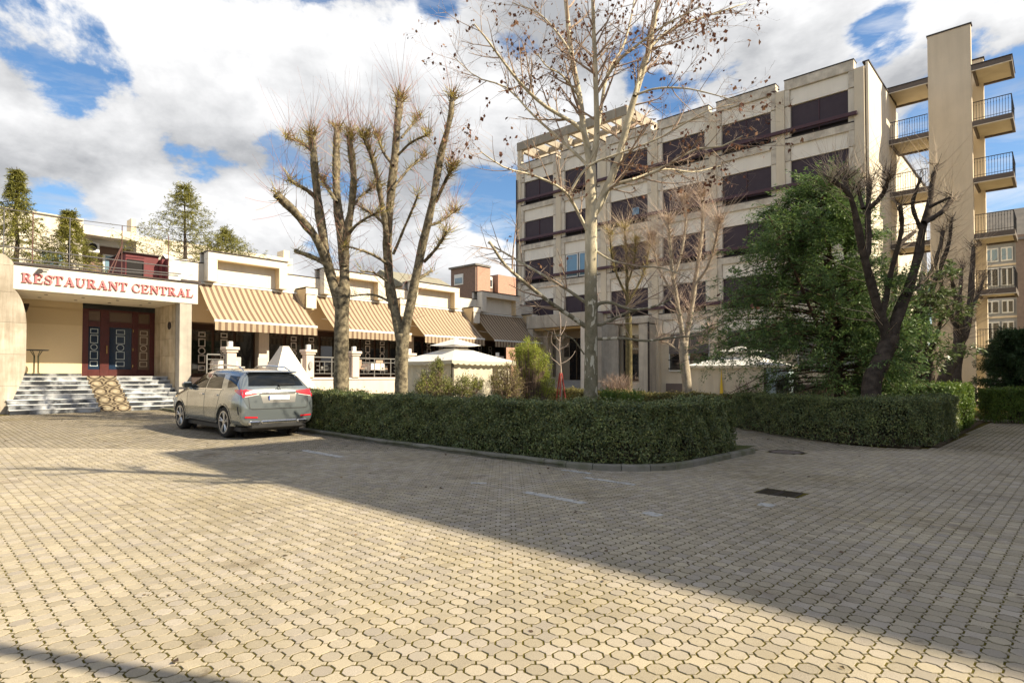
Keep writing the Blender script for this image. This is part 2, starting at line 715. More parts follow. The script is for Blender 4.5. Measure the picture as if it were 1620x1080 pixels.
    for oc in (0, 1):
        for near in (1, 0):
            sel = (octo == bool(oc)) & ~big_set & ((Y < 13) if near else (Y >= 13))
            xs, ys, gs = X[sel], Y[sel], G[sel] + dz[sel]
            B = len(xs)
            if not B:
                continue
            k_ = len(tops[oc])
            loc = [np.c_[tops[oc], np.zeros(k_)]]
            if near:
                loc.append(np.c_[rims[oc], np.full(k_, -0.003)])
                loc.append(np.c_[rims[oc], np.full(k_, -0.012)])
            loc = np.vstack(loc)
            ang = rot + yaw[sel]
            ca, sa_ = np.cos(ang)[:, None], np.sin(ang)[:, None]
            px = loc[None, :, 0] * ca - loc[None, :, 1] * sa_ + xs[:, None]
            py = loc[None, :, 0] * sa_ + loc[None, :, 1] * ca + ys[:, None]
            pz = loc[None, :, 2] + gs[:, None] + loc[None, :, 0] * tilt[sel, 0][:, None] + loc[None, :, 1] * tilt[sel, 1][:, None]
            verts.append(np.stack([px, py, pz], -1).reshape(-1, 3))
            kk = len(loc)
            off = base + np.arange(B)[:, None] * kk
            faces.append(off + np.arange(k_)[None])
            if near:
                e = np.array([(k_ + i, k_ + (i + 1) % k_, (i + 1) % k_, i) for i in range(k_)] + [(2 * k_ + i, 2 * k_ + (i + 1) % k_, k_ + (i + 1) % k_, k_ + i) for i in range(k_)])
                faces.append((off[:, None, :] + e[None]).reshape(-1, 4))
            base += B * kk
    link('pavers', mesh_arrays('pavers', np.vstack(verts), faces), m, root, kind='stuff')

    # worn white parking marks painted on the blocks
    pm = M('worn_paint', (0.62, 0.62, 0.60), rough=0.8, speck=0.2)
    nt, pb, N, L = nodes_of(pm)
    if True:
        g = N('ShaderNodeNewGeometry')
        nz = N('ShaderNodeTexNoise')
        nz.inputs['Scale'].default_value = 9
        nz.inputs['Detail'].default_value = 8
        nz.inputs['Roughness'].default_value = 0.7
        L(g.outputs['Position'], nz.inputs['Vector'])
        mr = N('ShaderNodeMapRange')
        mr.inputs['From Min'].default_value = 0.36
        mr.inputs['From Max'].default_value = 0.50
        mr.inputs['To Max'].default_value = 0.62
        L(nz.outputs['Fac'], mr.inputs['Value'])
        L(mr.outputs['Result'], pb.inputs['Alpha'])
    for (x0, y0, x1, y1, w) in ((830, 778, 925, 796, .07), (925, 755, 1005, 767, .06), (890, 743, 935, 749, .07), (480, 712, 540, 723, .09), (745, 764, 770, 764, .06), (1200, 797, 1225, 800, .1), (1020, 810, 1045, 816, .08)):
        a = at(x0, y0, 10)
        b = at(x1, y1, 10)
        k0 = EYE / (EYE - a.z)
        k1 = EYE / (EYE - b.z)
        a = Vector((a.x * k0, a.y * k0))
        b = Vector((b.x * k1, b.y * k1))
        d = (b - a).normalized()
        nrm = Vector((-d.y, d.x)) * w
        mk = MB()
        n_ = 6
        for i in range(n_):
            p, q_ = a.lerp(b, i / n_), a.lerp(b, (i + 1) / n_)
            mk.quad((*(p - nrm), gz(uv_of(*p)[1]) + .004), (*(q_ - nrm), gz(uv_of(*q_)[1]) + .004), (*(q_ + nrm), gz(uv_of(*q_)[1]) + .004), (*(p + nrm), gz(uv_of(*p)[1]) + .004))
        link('painted_mark', mesh_of('painted_mark', mk, fix=False), pm, root)


paving()


def bed_surface(name, poly, mat, lift, cell=0.3, amp=0.03):
    us = [p[0] for p in poly]
    vs_ = [p[1] for p in poly]
    nu, nv = int((max(us) - min(us)) / cell) + 2, int((max(vs_) - min(vs_)) / cell) + 2
    U, V = np.meshgrid(min(us) - cell * .5 + np.arange(nu) * cell, min(vs_) - cell * .5 + np.arange(nv) * cell)
    rng = np.random.default_rng(2)
    Z = np.array([gz(v) for v in V.ravel()]).reshape(V.shape) + lift + rng.normal(0, amp * .3, V.shape)
    vs = np.stack([U * UX + V * VX, U * UY + V * VY, Z], -1).reshape(-1, 3)
    idx = np.arange(nu * nv).reshape(nv, nu)
    f = np.stack([idx[:-1, :-1], idx[:-1, 1:], idx[1:, 1:], idx[1:, :-1]], -1).reshape(-1, 4)
    cu, cv = (U[:-1, :-1] + cell / 2).ravel(), (V[:-1, :-1] + cell / 2).ravel()
    f = f[in_poly(cu, cv, poly)]
    tag(link(name, mesh_arrays(name, vs, [f], True), mat), kind='structure')


soil = M('soil', (0.07, 0.05, 0.035), (0.11, 0.085, 0.055), scale=4, rough=1, bump=1, bscale=40, speck=0.3, spscale=60, spec=.1)
lawn = M('lawn_soil', (0.07, 0.085, 0.03), (0.10, 0.085, 0.045), scale=2, rough=1, bump=1, bscale=60, speck=0.3, spscale=60, spec=.1)
bed_surface('garden_soil', GARDEN, lawn, 0.06)
bed_surface('bed_soil', BED, soil, 0.03)


def grass():
    rng = np.random.default_rng(8)
    n = 30000
    u, v = rng.uniform(8.8, 19, n), rng.uniform(7, 26, n)
    k = in_poly(u, v, GARDEN)
    u2, v2 = rng.uniform(15.8, 27, 6000), rng.uniform(2.1, 13, 6000)
    k2 = in_poly(u2, v2, BED)
    u, v = np.r_[u[k], u2[k2]], np.r_[v[k], v2[k2]]
    P = np.stack([u * UX + v * VX, u * UY + v * VY, np.array([gz(x) for x in v]) + 0.05], -1)
    nrm = np.c_[rng.normal(size=(len(P), 2)), rng.normal(0, .2, len(P))]
    al = np.c_[rng.normal(0, .35, (len(P), 2)), np.ones(len(P))]
    vs, f = leaf_quads(P, nrm, rng.uniform(.08, .2, len(P)), rng, .12, al)
    gm = M('grass_blade', (0.06, 0.115, 0.02), rough=.6, isl=.35, col3=(0.13, 0.14, 0.035), trans=.25, spec=.3)
    tag(link('grass', mesh_arrays('grass', vs, f), gm), kind='stuff')


grass()


def litter():
    rng = np.random.default_rng(18)
    n = 420
    u = np.r_[rng.uniform(-2, 8.3, n), rng.normal(8.2, .25, 160), rng.uniform(9, 27, n // 2), rng.normal(15.5, .3, 80)]
    v = np.r_[rng.uniform(-1, 27, n), rng.uniform(5, 26, 160), rng.uniform(-1.5, 4.7, n // 2), rng.uniform(2.5, 6, 80)]
    k = ~in_poly(u, v, GARDEN) & ~in_poly(u, v, BED)
    u, v = u[k], v[k]
    P = np.stack([u * UX + v * VX, u * UY + v * VY, np.array([gz(x) for x in v]) + .006], -1)
    nr = np.c_[rng.normal(0, .25, (len(P), 2)), np.ones(len(P))]
    vs, f = leaf_quads(P, nr, rng.uniform(.02, .07, len(P)), rng, .7)
    m = M('litter_leaf', (0.13, 0.08, 0.045), (0.07, 0.045, 0.03), scale=5, rough=.9, isl=.4, col3=(0.22, 0.16, 0.08))
    tag(link('fallen_leaves', mesh_arrays('fallen_leaves', vs, f), m), kind='stuff')


litter()


def kerb():
    path = smooth_path([Vector((u, v, 0)) for u, v in KERB_LINE[1:]], 60)
    path = np.vstack([[(8.44, v, 0) for v in np.linspace(26.9, 6.6, 40)], path])
    d = np.r_[0, np.cumsum(np.linalg.norm(np.diff(path, axis=0), axis=1))]
    root = tag(link('kerb', None), kind='structure')
    m = M('kerb_stone', (0.215, 0.20, 0.17), (0.13, 0.13, 0.085), scale=3, rough=.9, isl=.12, speck=.15, bump=.4, bscale=90, spec=.2)
    total = d[-1]
    s = 0.0
    rng = random.Random(3)
    while s < total - .05:
        ln = 0.95 if s < total - 6 else 0.5
        e = min(s + ln, total)
        sec = []
        for k in np.linspace(s + .006, e - .006, 4):
            p = np.array([np.interp(k, d, path[:, i]) for i in range(3)])
            q = np.array([np.interp(k + .02, d, path[:, i]) for i in range(3)])
            t = (q - p)[:2]
            t /= np.linalg.norm(t) + 1e-9
            nr = np.array((-t[1], t[0]))           # to the garden side
            if k >= total - .03:
                nr = np.array((-.1, 1.0))
            z = gz(p[1])
            top = z + .105 + rng.uniform(-.004, .004)
            for (o, h) in ((0, z - .05), (0.012, top - .025), (.035, top), (.12, top), (.12, z - .05)):
                pt = p[:2] + nr * o
                sec.append((*W(pt[0], pt[1])[:2], h))
        mb = MB()
        n = 5
        fs = []
        for i in range(3):
            for j in range(n):
                fs.append((i * n + j, i * n + (j + 1) % n, (i + 1) * n + (j + 1) % n, (i + 1) * n + j))
        fs += [tuple(range(n)), tuple(range(3 * n + n - 1, 3 * n - 1, -1))]
        mb.add(sec, fs)
        link('kerb_stone', mesh_of('kerb_stone', mb), m, root)
        s = e


kerb()


def drain():
    u, v = DRAIN
    t = T('drain_grate', 'rusty dark iron drain grate in two halves let into the paving', 'drain grate', (u, v, 0))
    iron = M('rusty_iron', (0.022, 0.018, 0.016), (0.045, 0.028, 0.02), scale=14, rough=.7, metal=.3, bump=.3)
    pit = MB().box(u - .27, u + .27, v - .5, v + .5, -.12, -.0075)
    t.part('pit', M('pit', (0.012, 0.011, 0.01), rough=1), MB().box(u - .21, u + .21, v - .25, v + .25, -.2, -.006))
    for k, (v0, v1) in enumerate(((v - .25, v - .005), (v + .005, v + .25))):
        fr = MB()
        fr.box(u - .21, u - .185, v0, v1, -.03, .002)
        fr.box(u + .185, u + .21, v0, v1, -.03, .002)
        fr.box(u - .185, u + .185, v0, v0 + .025, -.03, .0015)
        fr.box(u - .185, u + .185, v1 - .025, v1, -.03, .0015)
        g = t.part('grate', iron, fr)
        for i in range(8):
            x = u - .16 + i * .0457
            t.part('bar', iron, MB().box(x - .009, x + .009, v0 + .025, v1 - .025, -.025, -.001), g)
    t2 = T('manhole_cover', 'round brown manhole cover set flush by the end of the near hedge', 'manhole cover', (13.35, 4.35, 0))
    cov = M('manhole', (0.11, 0.085, 0.07), (0.16, 0.13, 0.11), scale=6, rough=.8, bump=.5, bscale=60)
    p = [(13.35 + .3 * math.cos(a * math.pi / 12), 4.35 + .3 * math.sin(a * math.pi / 12)) for a in range(24)]
    t2.part('lid', cov, MB().prism(p, -.03, .002, 'z'))
    t2.part('rim', iron, MB().ring((13.35, 4.35, 0), .305, .35, -.03, .005, 24, 'z'))


drain()

# ================================================================ HEDGES
LEAF_HEDGE = M('hedge_leaf', (0.17, 0.215, 0.075), (0.075, 0.11, 0.048), scale=3.5, rough=.33, isl=.5, col3=(0.25, 0.25, 0.08), trans=.22, spec=.5)
LEAF_BRIGHT = M('hedge_leaf_bright', (0.13, 0.21, 0.035), (0.09, 0.15, 0.028), scale=2, rough=.5, isl=.3, col3=(0.16, 0.2, 0.03), trans=.3, spec=.4)
TWIG = M('hedge_twig', (0.055, 0.04, 0.028), (0.08, 0.06, 0.045), scale=8, rough=.9)


def hedge(name, label, line, width, height, leaf, seed, dens=2600, size=.036, mat=None, rough_top=.03, base_gap=.12, group=None):
    rng = np.random.default_rng(seed)
    P = np.array(line, dtype=float)
    seg = np.linalg.norm(np.diff(P, axis=0), axis=1)
    D = np.r_[0, np.cumsum(seg)]
    Ltot = D[-1]
    base = (P[0, 0], P[0, 1], gz(P[0, 1]))
    w0 = W(base[0], base[1], base[2])
    t = T(name, label, 'hedge', tuple(w0), group, world=True)

    def place(s, w, h):
        s = np.clip(s, 0, Ltot)
        u, v = np.interp(s, D, P[:, 0]), np.interp(s, D, P[:, 1])
        e = .15
        du = np.interp(np.clip(s + e, 0, Ltot), D, P[:, 0]) - np.interp(np.clip(s - e, 0, Ltot), D, P[:, 0])
        dv = np.interp(np.clip(s + e, 0, Ltot), D, P[:, 1]) - np.interp(np.clip(s - e, 0, Ltot), D, P[:, 1])
        l = np.hypot(du, dv) + 1e-9
        du, dv = du / l, dv / l
        uu, vv = u - dv * w, v + du * w
        g = .015 * np.clip(np.minimum(vv, 29) - 12, 0, None)
        return np.stack([uu * UX + vv * VX, uu * UY + vv * VY, g + h], -1), np.stack([-dv * UX + du * VX, -dv * UY + du * VY, 0 * du], -1), np.stack([du * UX + dv * VX, du * UY + dv * VY, 0 * du], -1)

    hw = width / 2
    lump = lambda s, q: .05 * np.sin(s * 2.3 + seed) + .03 * np.sin(s * 5.1 + q * 4 + seed * 2) + .022 * np.sin(s * 11 + q * 9) + .02 * np.sin(q * 17 - s * 7)
    sides = []
    nside = int(Ltot * height * dens)
    ntop = int(Ltot * width * dens)
    nend = int(width * height * dens)
    for sg in (-1, 1):
        s = rng.uniform(0, Ltot, nside)
        h = height * (1 - rng.uniform(0, 1, nside) ** 1.15 * (1 - base_gap * .3))
        h = np.where((h < .38 * height) & (rng.random(nside) < .45), height * rng.uniform(.4, 1, nside), h)
        dep = np.abs(rng.normal(0, .055, nside))
        pt, nr, tg = place(s, sg * (hw - dep + lump(s, h)), h)
        sides.append((pt, nr * sg + np.array((0, 0, .25))))
    s = rng.uniform(0, Ltot, ntop)
    w = rng.uniform(-hw, hw, ntop)
    dep = np.abs(rng.normal(0, .035, ntop))
    pt, nr, tg = place(s, w, height - dep + lump(s, w) * .8 * rough_top / .03 + (rng.uniform(0, 1, ntop) > .92) * rng.uniform(0, .11, ntop))
    sides.append((pt, np.tile((0, 0, 1.0), (ntop, 1))))
    for e, sg in ((0, -1), (Ltot, 1)):
        w = rng.uniform(-hw, hw, nend)
        h = rng.uniform(.06, height, nend)
        dep = np.abs(rng.normal(0, .05, nend))
        pt, nr, tg = place(np.full(nend, e), w, h)
        pt = pt + tg * sg * (lump(w, h) - dep)[:, None]
        sides.append((pt, tg * sg + np.array((0, 0, .25))))
    PT = np.vstack([a for a, _ in sides])
    NR = np.vstack([b for _, b in sides])
    NR = NR + rng.normal(0, .75, NR.shape)
    vs, f = leaf_quads(PT, NR, rng.uniform(.65, 1.35, len(PT)) * size, rng, .62)
    t.arr('foliage', mat or LEAF_HEDGE, vs, f, kind='stuff')
    # woody inside: a dense lattice of stems plus a dark thicket
    nb = int(Ltot * 26)
    s = rng.uniform(.05, Ltot - .05, nb)
    w = rng.uniform(-hw + .08, hw - .08, nb)
    p0, _, _ = place(s, w * .5, np.full(nb, .0))
    p1, _, _ = place(s + rng.normal(0, .06, nb), w * .8, np.full(nb, height * .45))
    p2, _, _ = place(s + rng.normal(0, .12, nb), w, np.full(nb, height * .93))
    rr = rng.uniform(.006, .013, nb)[:, None] * np.array((1, .75, .35))
    vs, f = tube_batch(np.stack([p0, p1, p2], 1), rr, 4)
    t.arr('branches', TWIG, vs, f, kind='stuff')
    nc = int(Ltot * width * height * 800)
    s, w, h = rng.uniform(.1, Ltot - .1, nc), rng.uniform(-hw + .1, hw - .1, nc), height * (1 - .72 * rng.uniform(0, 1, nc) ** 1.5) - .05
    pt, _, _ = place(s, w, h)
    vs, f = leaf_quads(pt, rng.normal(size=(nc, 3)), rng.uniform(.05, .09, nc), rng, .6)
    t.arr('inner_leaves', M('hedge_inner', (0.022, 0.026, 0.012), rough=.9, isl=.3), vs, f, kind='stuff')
    return t


hedge('hedge', 'long clipped dark hedge behind the grey kerb, running up to the parked car', [(9.15, 17.6), (9.15, 6.4), (9.35, 5.9), (9.8, 5.6), (10.4, 5.5), (12.5, 5.5)], .85, 1.1, .03, 1, 4600, .040)
hedge('hedge', 'small-leaved hedge bending round the bed under the dark pollarded tree', [(18.5, 7.2), (16.7, 5.0), (15.95, 3.7), (16.0, 3.0), (16.7, 2.5), (20.2, 2.45)], .75, 1.07, .03, 2, 4200, .038)
hedge('hedge', 'loose low hedge across the garden behind the big plane tree', [(20.4, 8.0), (20.7, 12.5), (21.1, 17.2)], .9, .95, .05, 3, 1500, .06, M('hedge_leaf_dry', (0.19, 0.17, 0.055), (0.12, 0.125, 0.045), scale=1.5, rough=.6, isl=.35, col3=(0.25, 0.20, 0.075), trans=.25, spec=.3))
hedge('hedge', 'bright green hedge lit by the sun, past the small-leaved one on the right', [(20.3, 2.75), (24.6, 2.7)], 1.0, 1.32, .04, 4, 2200, .06, LEAF_BRIGHT)
hedge('hedge', 'dark hedge with a sunny green top below the layered conifer at far right', [(26.6, 2.0), (27.8, .2), (28.4, -2.4)], .9, 1.15, .04, 5, 1900, .06, LEAF_BRIGHT)
# ================================================================ BUILDINGS
def u_at(px, v):
    k = (px - 810) / 953
    return v * (k * VY - VX) / (UX - k * UY)


def v_at(px, u):
    k = (px - 810) / 953
    return u * (UX - k * UY) / (k * VY - VX)


def z_at(py, u, v):
    return EYE + (595 - py) * (UY * u + VY * v) / 953


STUCCO = M('stucco_beige', (0.72, 0.625, 0.48), (0.66, 0.57, 0.44), scale=.9, rough=.92, streak=.10, bump=.25, bscale=120, spec=.15, speck=.08)
STUCCO_PALE = M('stucco_pale', (0.76, 0.69, 0.58), (0.70, 0.63, 0.52), scale=.8, rough=.92, streak=.3, bump=.25, bscale=120, spec=.15, speck=.08)
PANEL = M('panel_white', (0.86, 0.80, 0.70), (0.82, 0.76, 0.66), scale=1.2, rough=.9, streak=.10, bump=.2, bscale=90, spec=.15)
FRAME_W = M('weathered_concrete', (0.76, 0.69, 0.58), (0.52, 0.46, 0.38), scale=2.4, rough=.95, streak=.28, bump=.5, bscale=70, spec=.15, detail=9)
BLIND = M('purple_blind', (0.050, 0.033, 0.043), (0.058, 0.040, 0.050), scale=3, rough=.55, spec=.3)
RAIL_P = M('purple_rail', (0.075, 0.032, 0.042), rough=.5, spec=.4)
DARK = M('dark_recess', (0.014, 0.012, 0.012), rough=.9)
METAL_D = M('dark_flashing', (0.055, 0.042, 0.038), rough=.6, metal=.3)
GLASS_D = M('dark_glass', (0.012, 0.014, 0.016), rough=.04, spec=.9)
GLASS_B = M('blue_glass', (0.16, 0.26, 0.34), rough=.05, spec=1.0)
WHITE_F = M('white_frame', (0.74, 0.74, 0.72), rough=.5)
IRON_B = M('black_iron', (0.022, 0.02, 0.02), rough=.5, metal=.4)
BROWN_F = M('brown_frame', (0.07, 0.035, 0.022), rough=.5)


def office():
    F = 34.7
    V0, V1 = 7.23, 31.1
    t = T('office_building', 'five-storey pale office block with rows of purple blinds behind the plane tree', 'building', (F, V0, 0))
    t.part('wall', STUCCO, MB().box(F + .25, F + 8.2, V0, V1, 0, 17.62))
    t.part('end_wall', STUCCO_PALE, MB().box(F + .02, F + 7.0, V0 - .12, V0 - .003, 0, 17.7, .01))
    t.part('roof_edge', METAL_D, MB().box(F + .05, F + 7.0, V0 - .16, V0 + .15, 17.7, 17.78))
    bays = [(V1 - (.37 + 3.91 * i) - 3.44, V1 - (.37 + 3.91 * i)) for i in range(6)]
    # pilasters between the bays
    pm = mesh_of('pilaster', MB().box(-.12, .25, 0, .46, 0, 17.45, .01))
    pm.materials.append(STUCCO)
    edges = [bays[0][1] + .005] + [b[0] - .465 for b in bays]
    for v in edges:
        t.rep('pilaster', pm, STUCCO, F, v, 0)
    # shared meshes, bay-wide (v from 0 to 3.44)
    jamb = mesh_of('window_jamb', MB().box(-.05, .25, 0, .29, -1.25, .55, .008))
    pan = mesh_of('spandrel_panel', MB().box(.02, .25, .27, 3.17, 0, .86, .008))
    fr = mesh_of('panel_frame', MB().box(-.09, .25, 0, .265, 0, .84, .01).box(-.09, .25, 3.175, 3.44, 0, .84, .01).box(-.1, .25, 0, 3.44, .845, 1.24, .012).box(-.06, .25, .27, .285, 0, .84).box(-.06, .25, 3.155, 3.17, 0, .84))
    led = mesh_of('ledge', MB().box(-.13, .25, .02, 3.42, 1.25, 1.29))
    rec = mesh_of('window', MB().box(.16, .24, .29, 3.15, -1.25, .55))
    bl = mesh_of('blind', MB().box(.10, .13, 0, 1.40, -.95, .545))
    bx = mesh_of('blind_guide', MB().box(.06, .12, 0, .04, -1.2, .545))
    for me, m in ((jamb, STUCCO_PALE), (pan, PANEL), (fr, FRAME_W), (led, METAL_D), (rec, DARK), (bl, BLIND), (bx, RAIL_P)):
        me.materials.append(m)
    for i, (b0, b1) in enumerate(bays):
        for k in range(4):
            zb = 15.1 - 3.05 * k
            zt = zb + 1.4
            t.rep('window_jamb', jamb, None, F, b0, zt - .55)
            t.rep('window_jamb', jamb, None, F, b0 + 3.15, zt - .55)
            w = t.rep('window', rec, None, F, b0, zt - .55)
            opened = (i == 1 and k == 2)
            if not opened:
                for y in (.30, 1.74):
                    link('blind', bl, None, w, loc=(0, y, 0))
                link('blind_guide', bx, None, w, loc=(0, 1.7, 0))
                if (i, k) == (2, 1):
                    g = MB().box(.085, .098, 1.0, 1.5, -.6, -.15)
                    link('pane', mesh_of('pane', g), GLASS_B, w)
            else:
                g = MB()
                for y0, y1 in ((.3, 1.05), (1.15, 1.95), (2.05, 3.1)):
                    p = MB().box(.08, .1, y0 + .07, y1 - .07, -1.05, .47)
                    link('pane', mesh_of('pane', p), GLASS_B, w)
                    g.box(.05, .12, y0, y0 + .07, -1.15, .54).box(.05, .12, y1 - .07, y1, -1.15, .54).box(.05, .12, y0 + .07, y1 - .07, -1.15, -1.05).box(.05, .12, y0 + .07, y1 - .07, .47, .54)
                link('sash', mesh_of('sash', g), WHITE_F, w)
            if not (k == 3 and i in (0, 1)):
                t.rep('spandrel_panel', pan, None, F, b0, zb - 1.64)
            t.rep('panel_frame', fr, None, F, b0, zb - 1.645)
            t.rep('ledge', led, None, F, b0, zb - 1.645)
        # top panel and its frame
        t.rep('spandrel_panel', pan, None, F, b0, 16.53)
        ft = mesh_of('panel_frame', MB().box(F - .09, F + .25, b0, b0 + .265, 16.53, 17.4, .01).box(F - .09, F + .25, b1 - .265, b1, 16.53, 17.4, .01).box(F - .1, F + .35, b0, b1, 17.405, 17.95, .012), t.base)
        link('panel_frame', ft, FRAME_W, t.o)
        t.part('roof_edge', METAL_D, MB().box(F - .13, F + .5, b0 - .02, b1 + .02, 17.955, 18.0))
    for k in range(4):
        zb = 15.1 - 3.05 * k
        t.part('sunblind_rail', RAIL_P, MB().box(F - .3, F - .16, V0 + .35, V1 - .02, zb - .1, zb + .09, .01))
    t.part('drainpipe', METAL_D, MB().tube([(F - .2, V1 - .02, 16.8), (F - .2, V1 - .02, 3)], .05, 8))
    # roof pergola over the far left bays
    p0, p1 = V1 - 9.85, V1 + .05
    g = MB().box(F - .1, F + .25, p0, p1, 19.1, 19.75, .01).box(F + 4.0, F + 4.3, p0, p1, 19.1, 19.75, .01)
    g.box(F + .25, F + 4.0, p0, p0 + .3, 19.1, 19.75, .01).box(F + .25, F + 4.0, p1 - .3, p1, 19.1, 19.75, .01)
    PERG = M('pergola_stucco', (0.40, 0.35, 0.28), (0.33, 0.29, 0.235), scale=1.5, rough=.92, streak=.3)
    pg = t.part('roof_pergola', PERG, g)
    for j in range(1, 8):
        v = p0 + .3 + (p1 - p0 - .6) * j / 8
        t.part('pergola_beam', PERG, MB().box(F + .255, F + 3.995, v - .09, v + .09, 19.15, 19.65), pg)
    t.part('pergola_beam', PERG, MB().box(F + 2.0, F + 2.2, p0 + .305, p1 - .305, 19.25, 19.6), pg)
    for v in (p1 - .45, p1 - 4.9, p0 + .02):
        t.part('pergola_post', STUCCO, MB().box(F - .05, F + .2, v, v + .42, 17.6, 19.1))
        t.part('pergola_post', STUCCO, MB().box(F + 4.02, F + 4.28, v, v + .42, 17.6, 19.1))
    # ground floor: entrance portal with steps
    vv = lambda tt: V1 - tt
    stone = M('portal_stone', (0.60, 0.54, 0.45), (0.50, 0.45, 0.38), scale=2, rough=.85, streak=.5, bump=.2, bscale=60)
    z0 = gz(27)
    t.part('portal_pillar', stone, MB().box(F - 1.9, F + .2, vv(3.1), vv(2.6), z0 - .1, 5.0, .02))
    t.part('portal_pillar', M('portal_white', (0.84, 0.77, 0.68), (0.74, 0.67, 0.58), scale=2, rough=.85, streak=.35), MB().box(F - 1.9, F + .2, vv(7.95), vv(7.3), z0 - .1, 5.0, .02))
    t.part('portal_header', stone, MB().box(F - 1.95, F + .2, vv(8.0), vv(2.55), 5.005, 5.9, .02))
    t.part('portal_soffit', M('warm_soffit', (0.60, 0.42, 0.20), rough=.8), MB().box(F - 1.7, F + .2, vv(7.3), vv(3.1), 4.85, 4.995))
    t.part('entrance_back', M('entrance_wall', (0.34, 0.28, 0.21), rough=.8), MB().box(F + .2, F + .24, vv(7.29), vv(3.11), 1.3, 4.85))
    dd = t.part('entrance_door', M('dark_door', (0.012, 0.011, 0.011), rough=.25), MB().box(F + .1, F + .19, vv(7.25), vv(4.9), 1.35, 4.3))
    for q in (5.5, 6.1, 6.7):
        t.part('door_stile', M('door_wood', (0.10, 0.065, 0.035), rough=.5), MB().box(F + .06, F + .099, vv(q + .08), vv(q), 1.35, 4.3), dd)
    for v in (3.6, 4.35):
        t.part('plaque', M('plaque', (0.05, 0.04, 0.03), rough=.4), MB().box(F + .16, F + .195, vv(v + .42), vv(v), 3.0, 4.0 if v < 4 else 3.7))
    for j in range(5):
        t.part('entrance_step', M('grey_step', (0.36, 0.35, 0.33), rough=.8, speck=.15), MB().box(F - 1.7 + j * .32, F + .1, vv(7.25), vv(4.2), z0 + .22 * j, z0 + .22 * (j + 1) - (.003 if j else 0), .01))
    groove = MB()
    for j in range(14):
        v = vv(9.28) + j * .095
        groove.box(F - .35, F - .2, v, v + .08, z0, 5.3)
    t.part('grooved_panel', M('grooved', (0.50, 0.47, 0.42), (0.42, 0.39, 0.35), scale=3, rough=.9, streak=.5), groove)

    def gwin(a, b, zb, zt, cols, name='window', lower=None):
        f = t.part(name, BROWN_F if lower is None else WHITE_F, MB().box(F + .13, F + .2, vv(b), vv(a), zb, zt))
        w = (b - a) / cols
        for c_ in range(cols):
            t.part('pane', GLASS_D, MB().box(F + .09, F + .125, vv(a + w * c_ + w - .09), vv(a + w * c_ + .09), zb + .1, zt - .08), f)
        return f
    gwin(9.36, 11.26, 1.3, 4.95, 3)
    t.part('window_base', STUCCO_PALE, MB().box(F - .12, F + .2, vv(11.3), vv(9.36), .35, 1.22))
    t.part('bay_pillar', stone, MB().box(F - 1.2, F + .2, vv(11.95), vv(11.3), z0 - .1, 4.9, .02))
    t.part('bay_canopy', stone, MB().box(F - 1.25, F + .2, vv(12.0), vv(9.4), 4.95, 5.3, .02))
    t.part('bay_pipe', METAL_D, MB().tube([(F - 1.25, vv(12.05), 5.0), (F - 1.25, vv(12.05), .1)], .06, 8))
    for a, b in ((12.7, 15.4), (16.5, 19.3), (20.4, 23.2)):
        w = gwin(a, b, 1.9, 4.3, 2, lower=1)
        t.part('roller_shutter', M('shutter_grey', (0.12, 0.105, 0.10), rough=.7), MB().box(F + .06, F + .088, vv(b - .05), vv(a + .05), 3.0, 4.24), w)
        t.part('window_grille', IRON_B, MB().box(F + .03, F + .055, vv(b), vv(a), 2.05, 2.12).box(F + .03, F + .055, vv(b), vv(a), 2.6, 2.65), w)
    t.part('plinth', M('plinth_brown', (0.17, 0.13, 0.115), rough=.85), MB().box(F + .1, F + .24, V0 + .1, vv(12.5), 0, 1.15))
    t.part('end_plinth', M('plinth_pink', (0.40, 0.31, 0.27), (0.33, 0.26, 0.23), scale=2, rough=.85), MB().box(F + .01, F + 6.9, V0 - .2, V0 - .125, 0, 2.2))


office()


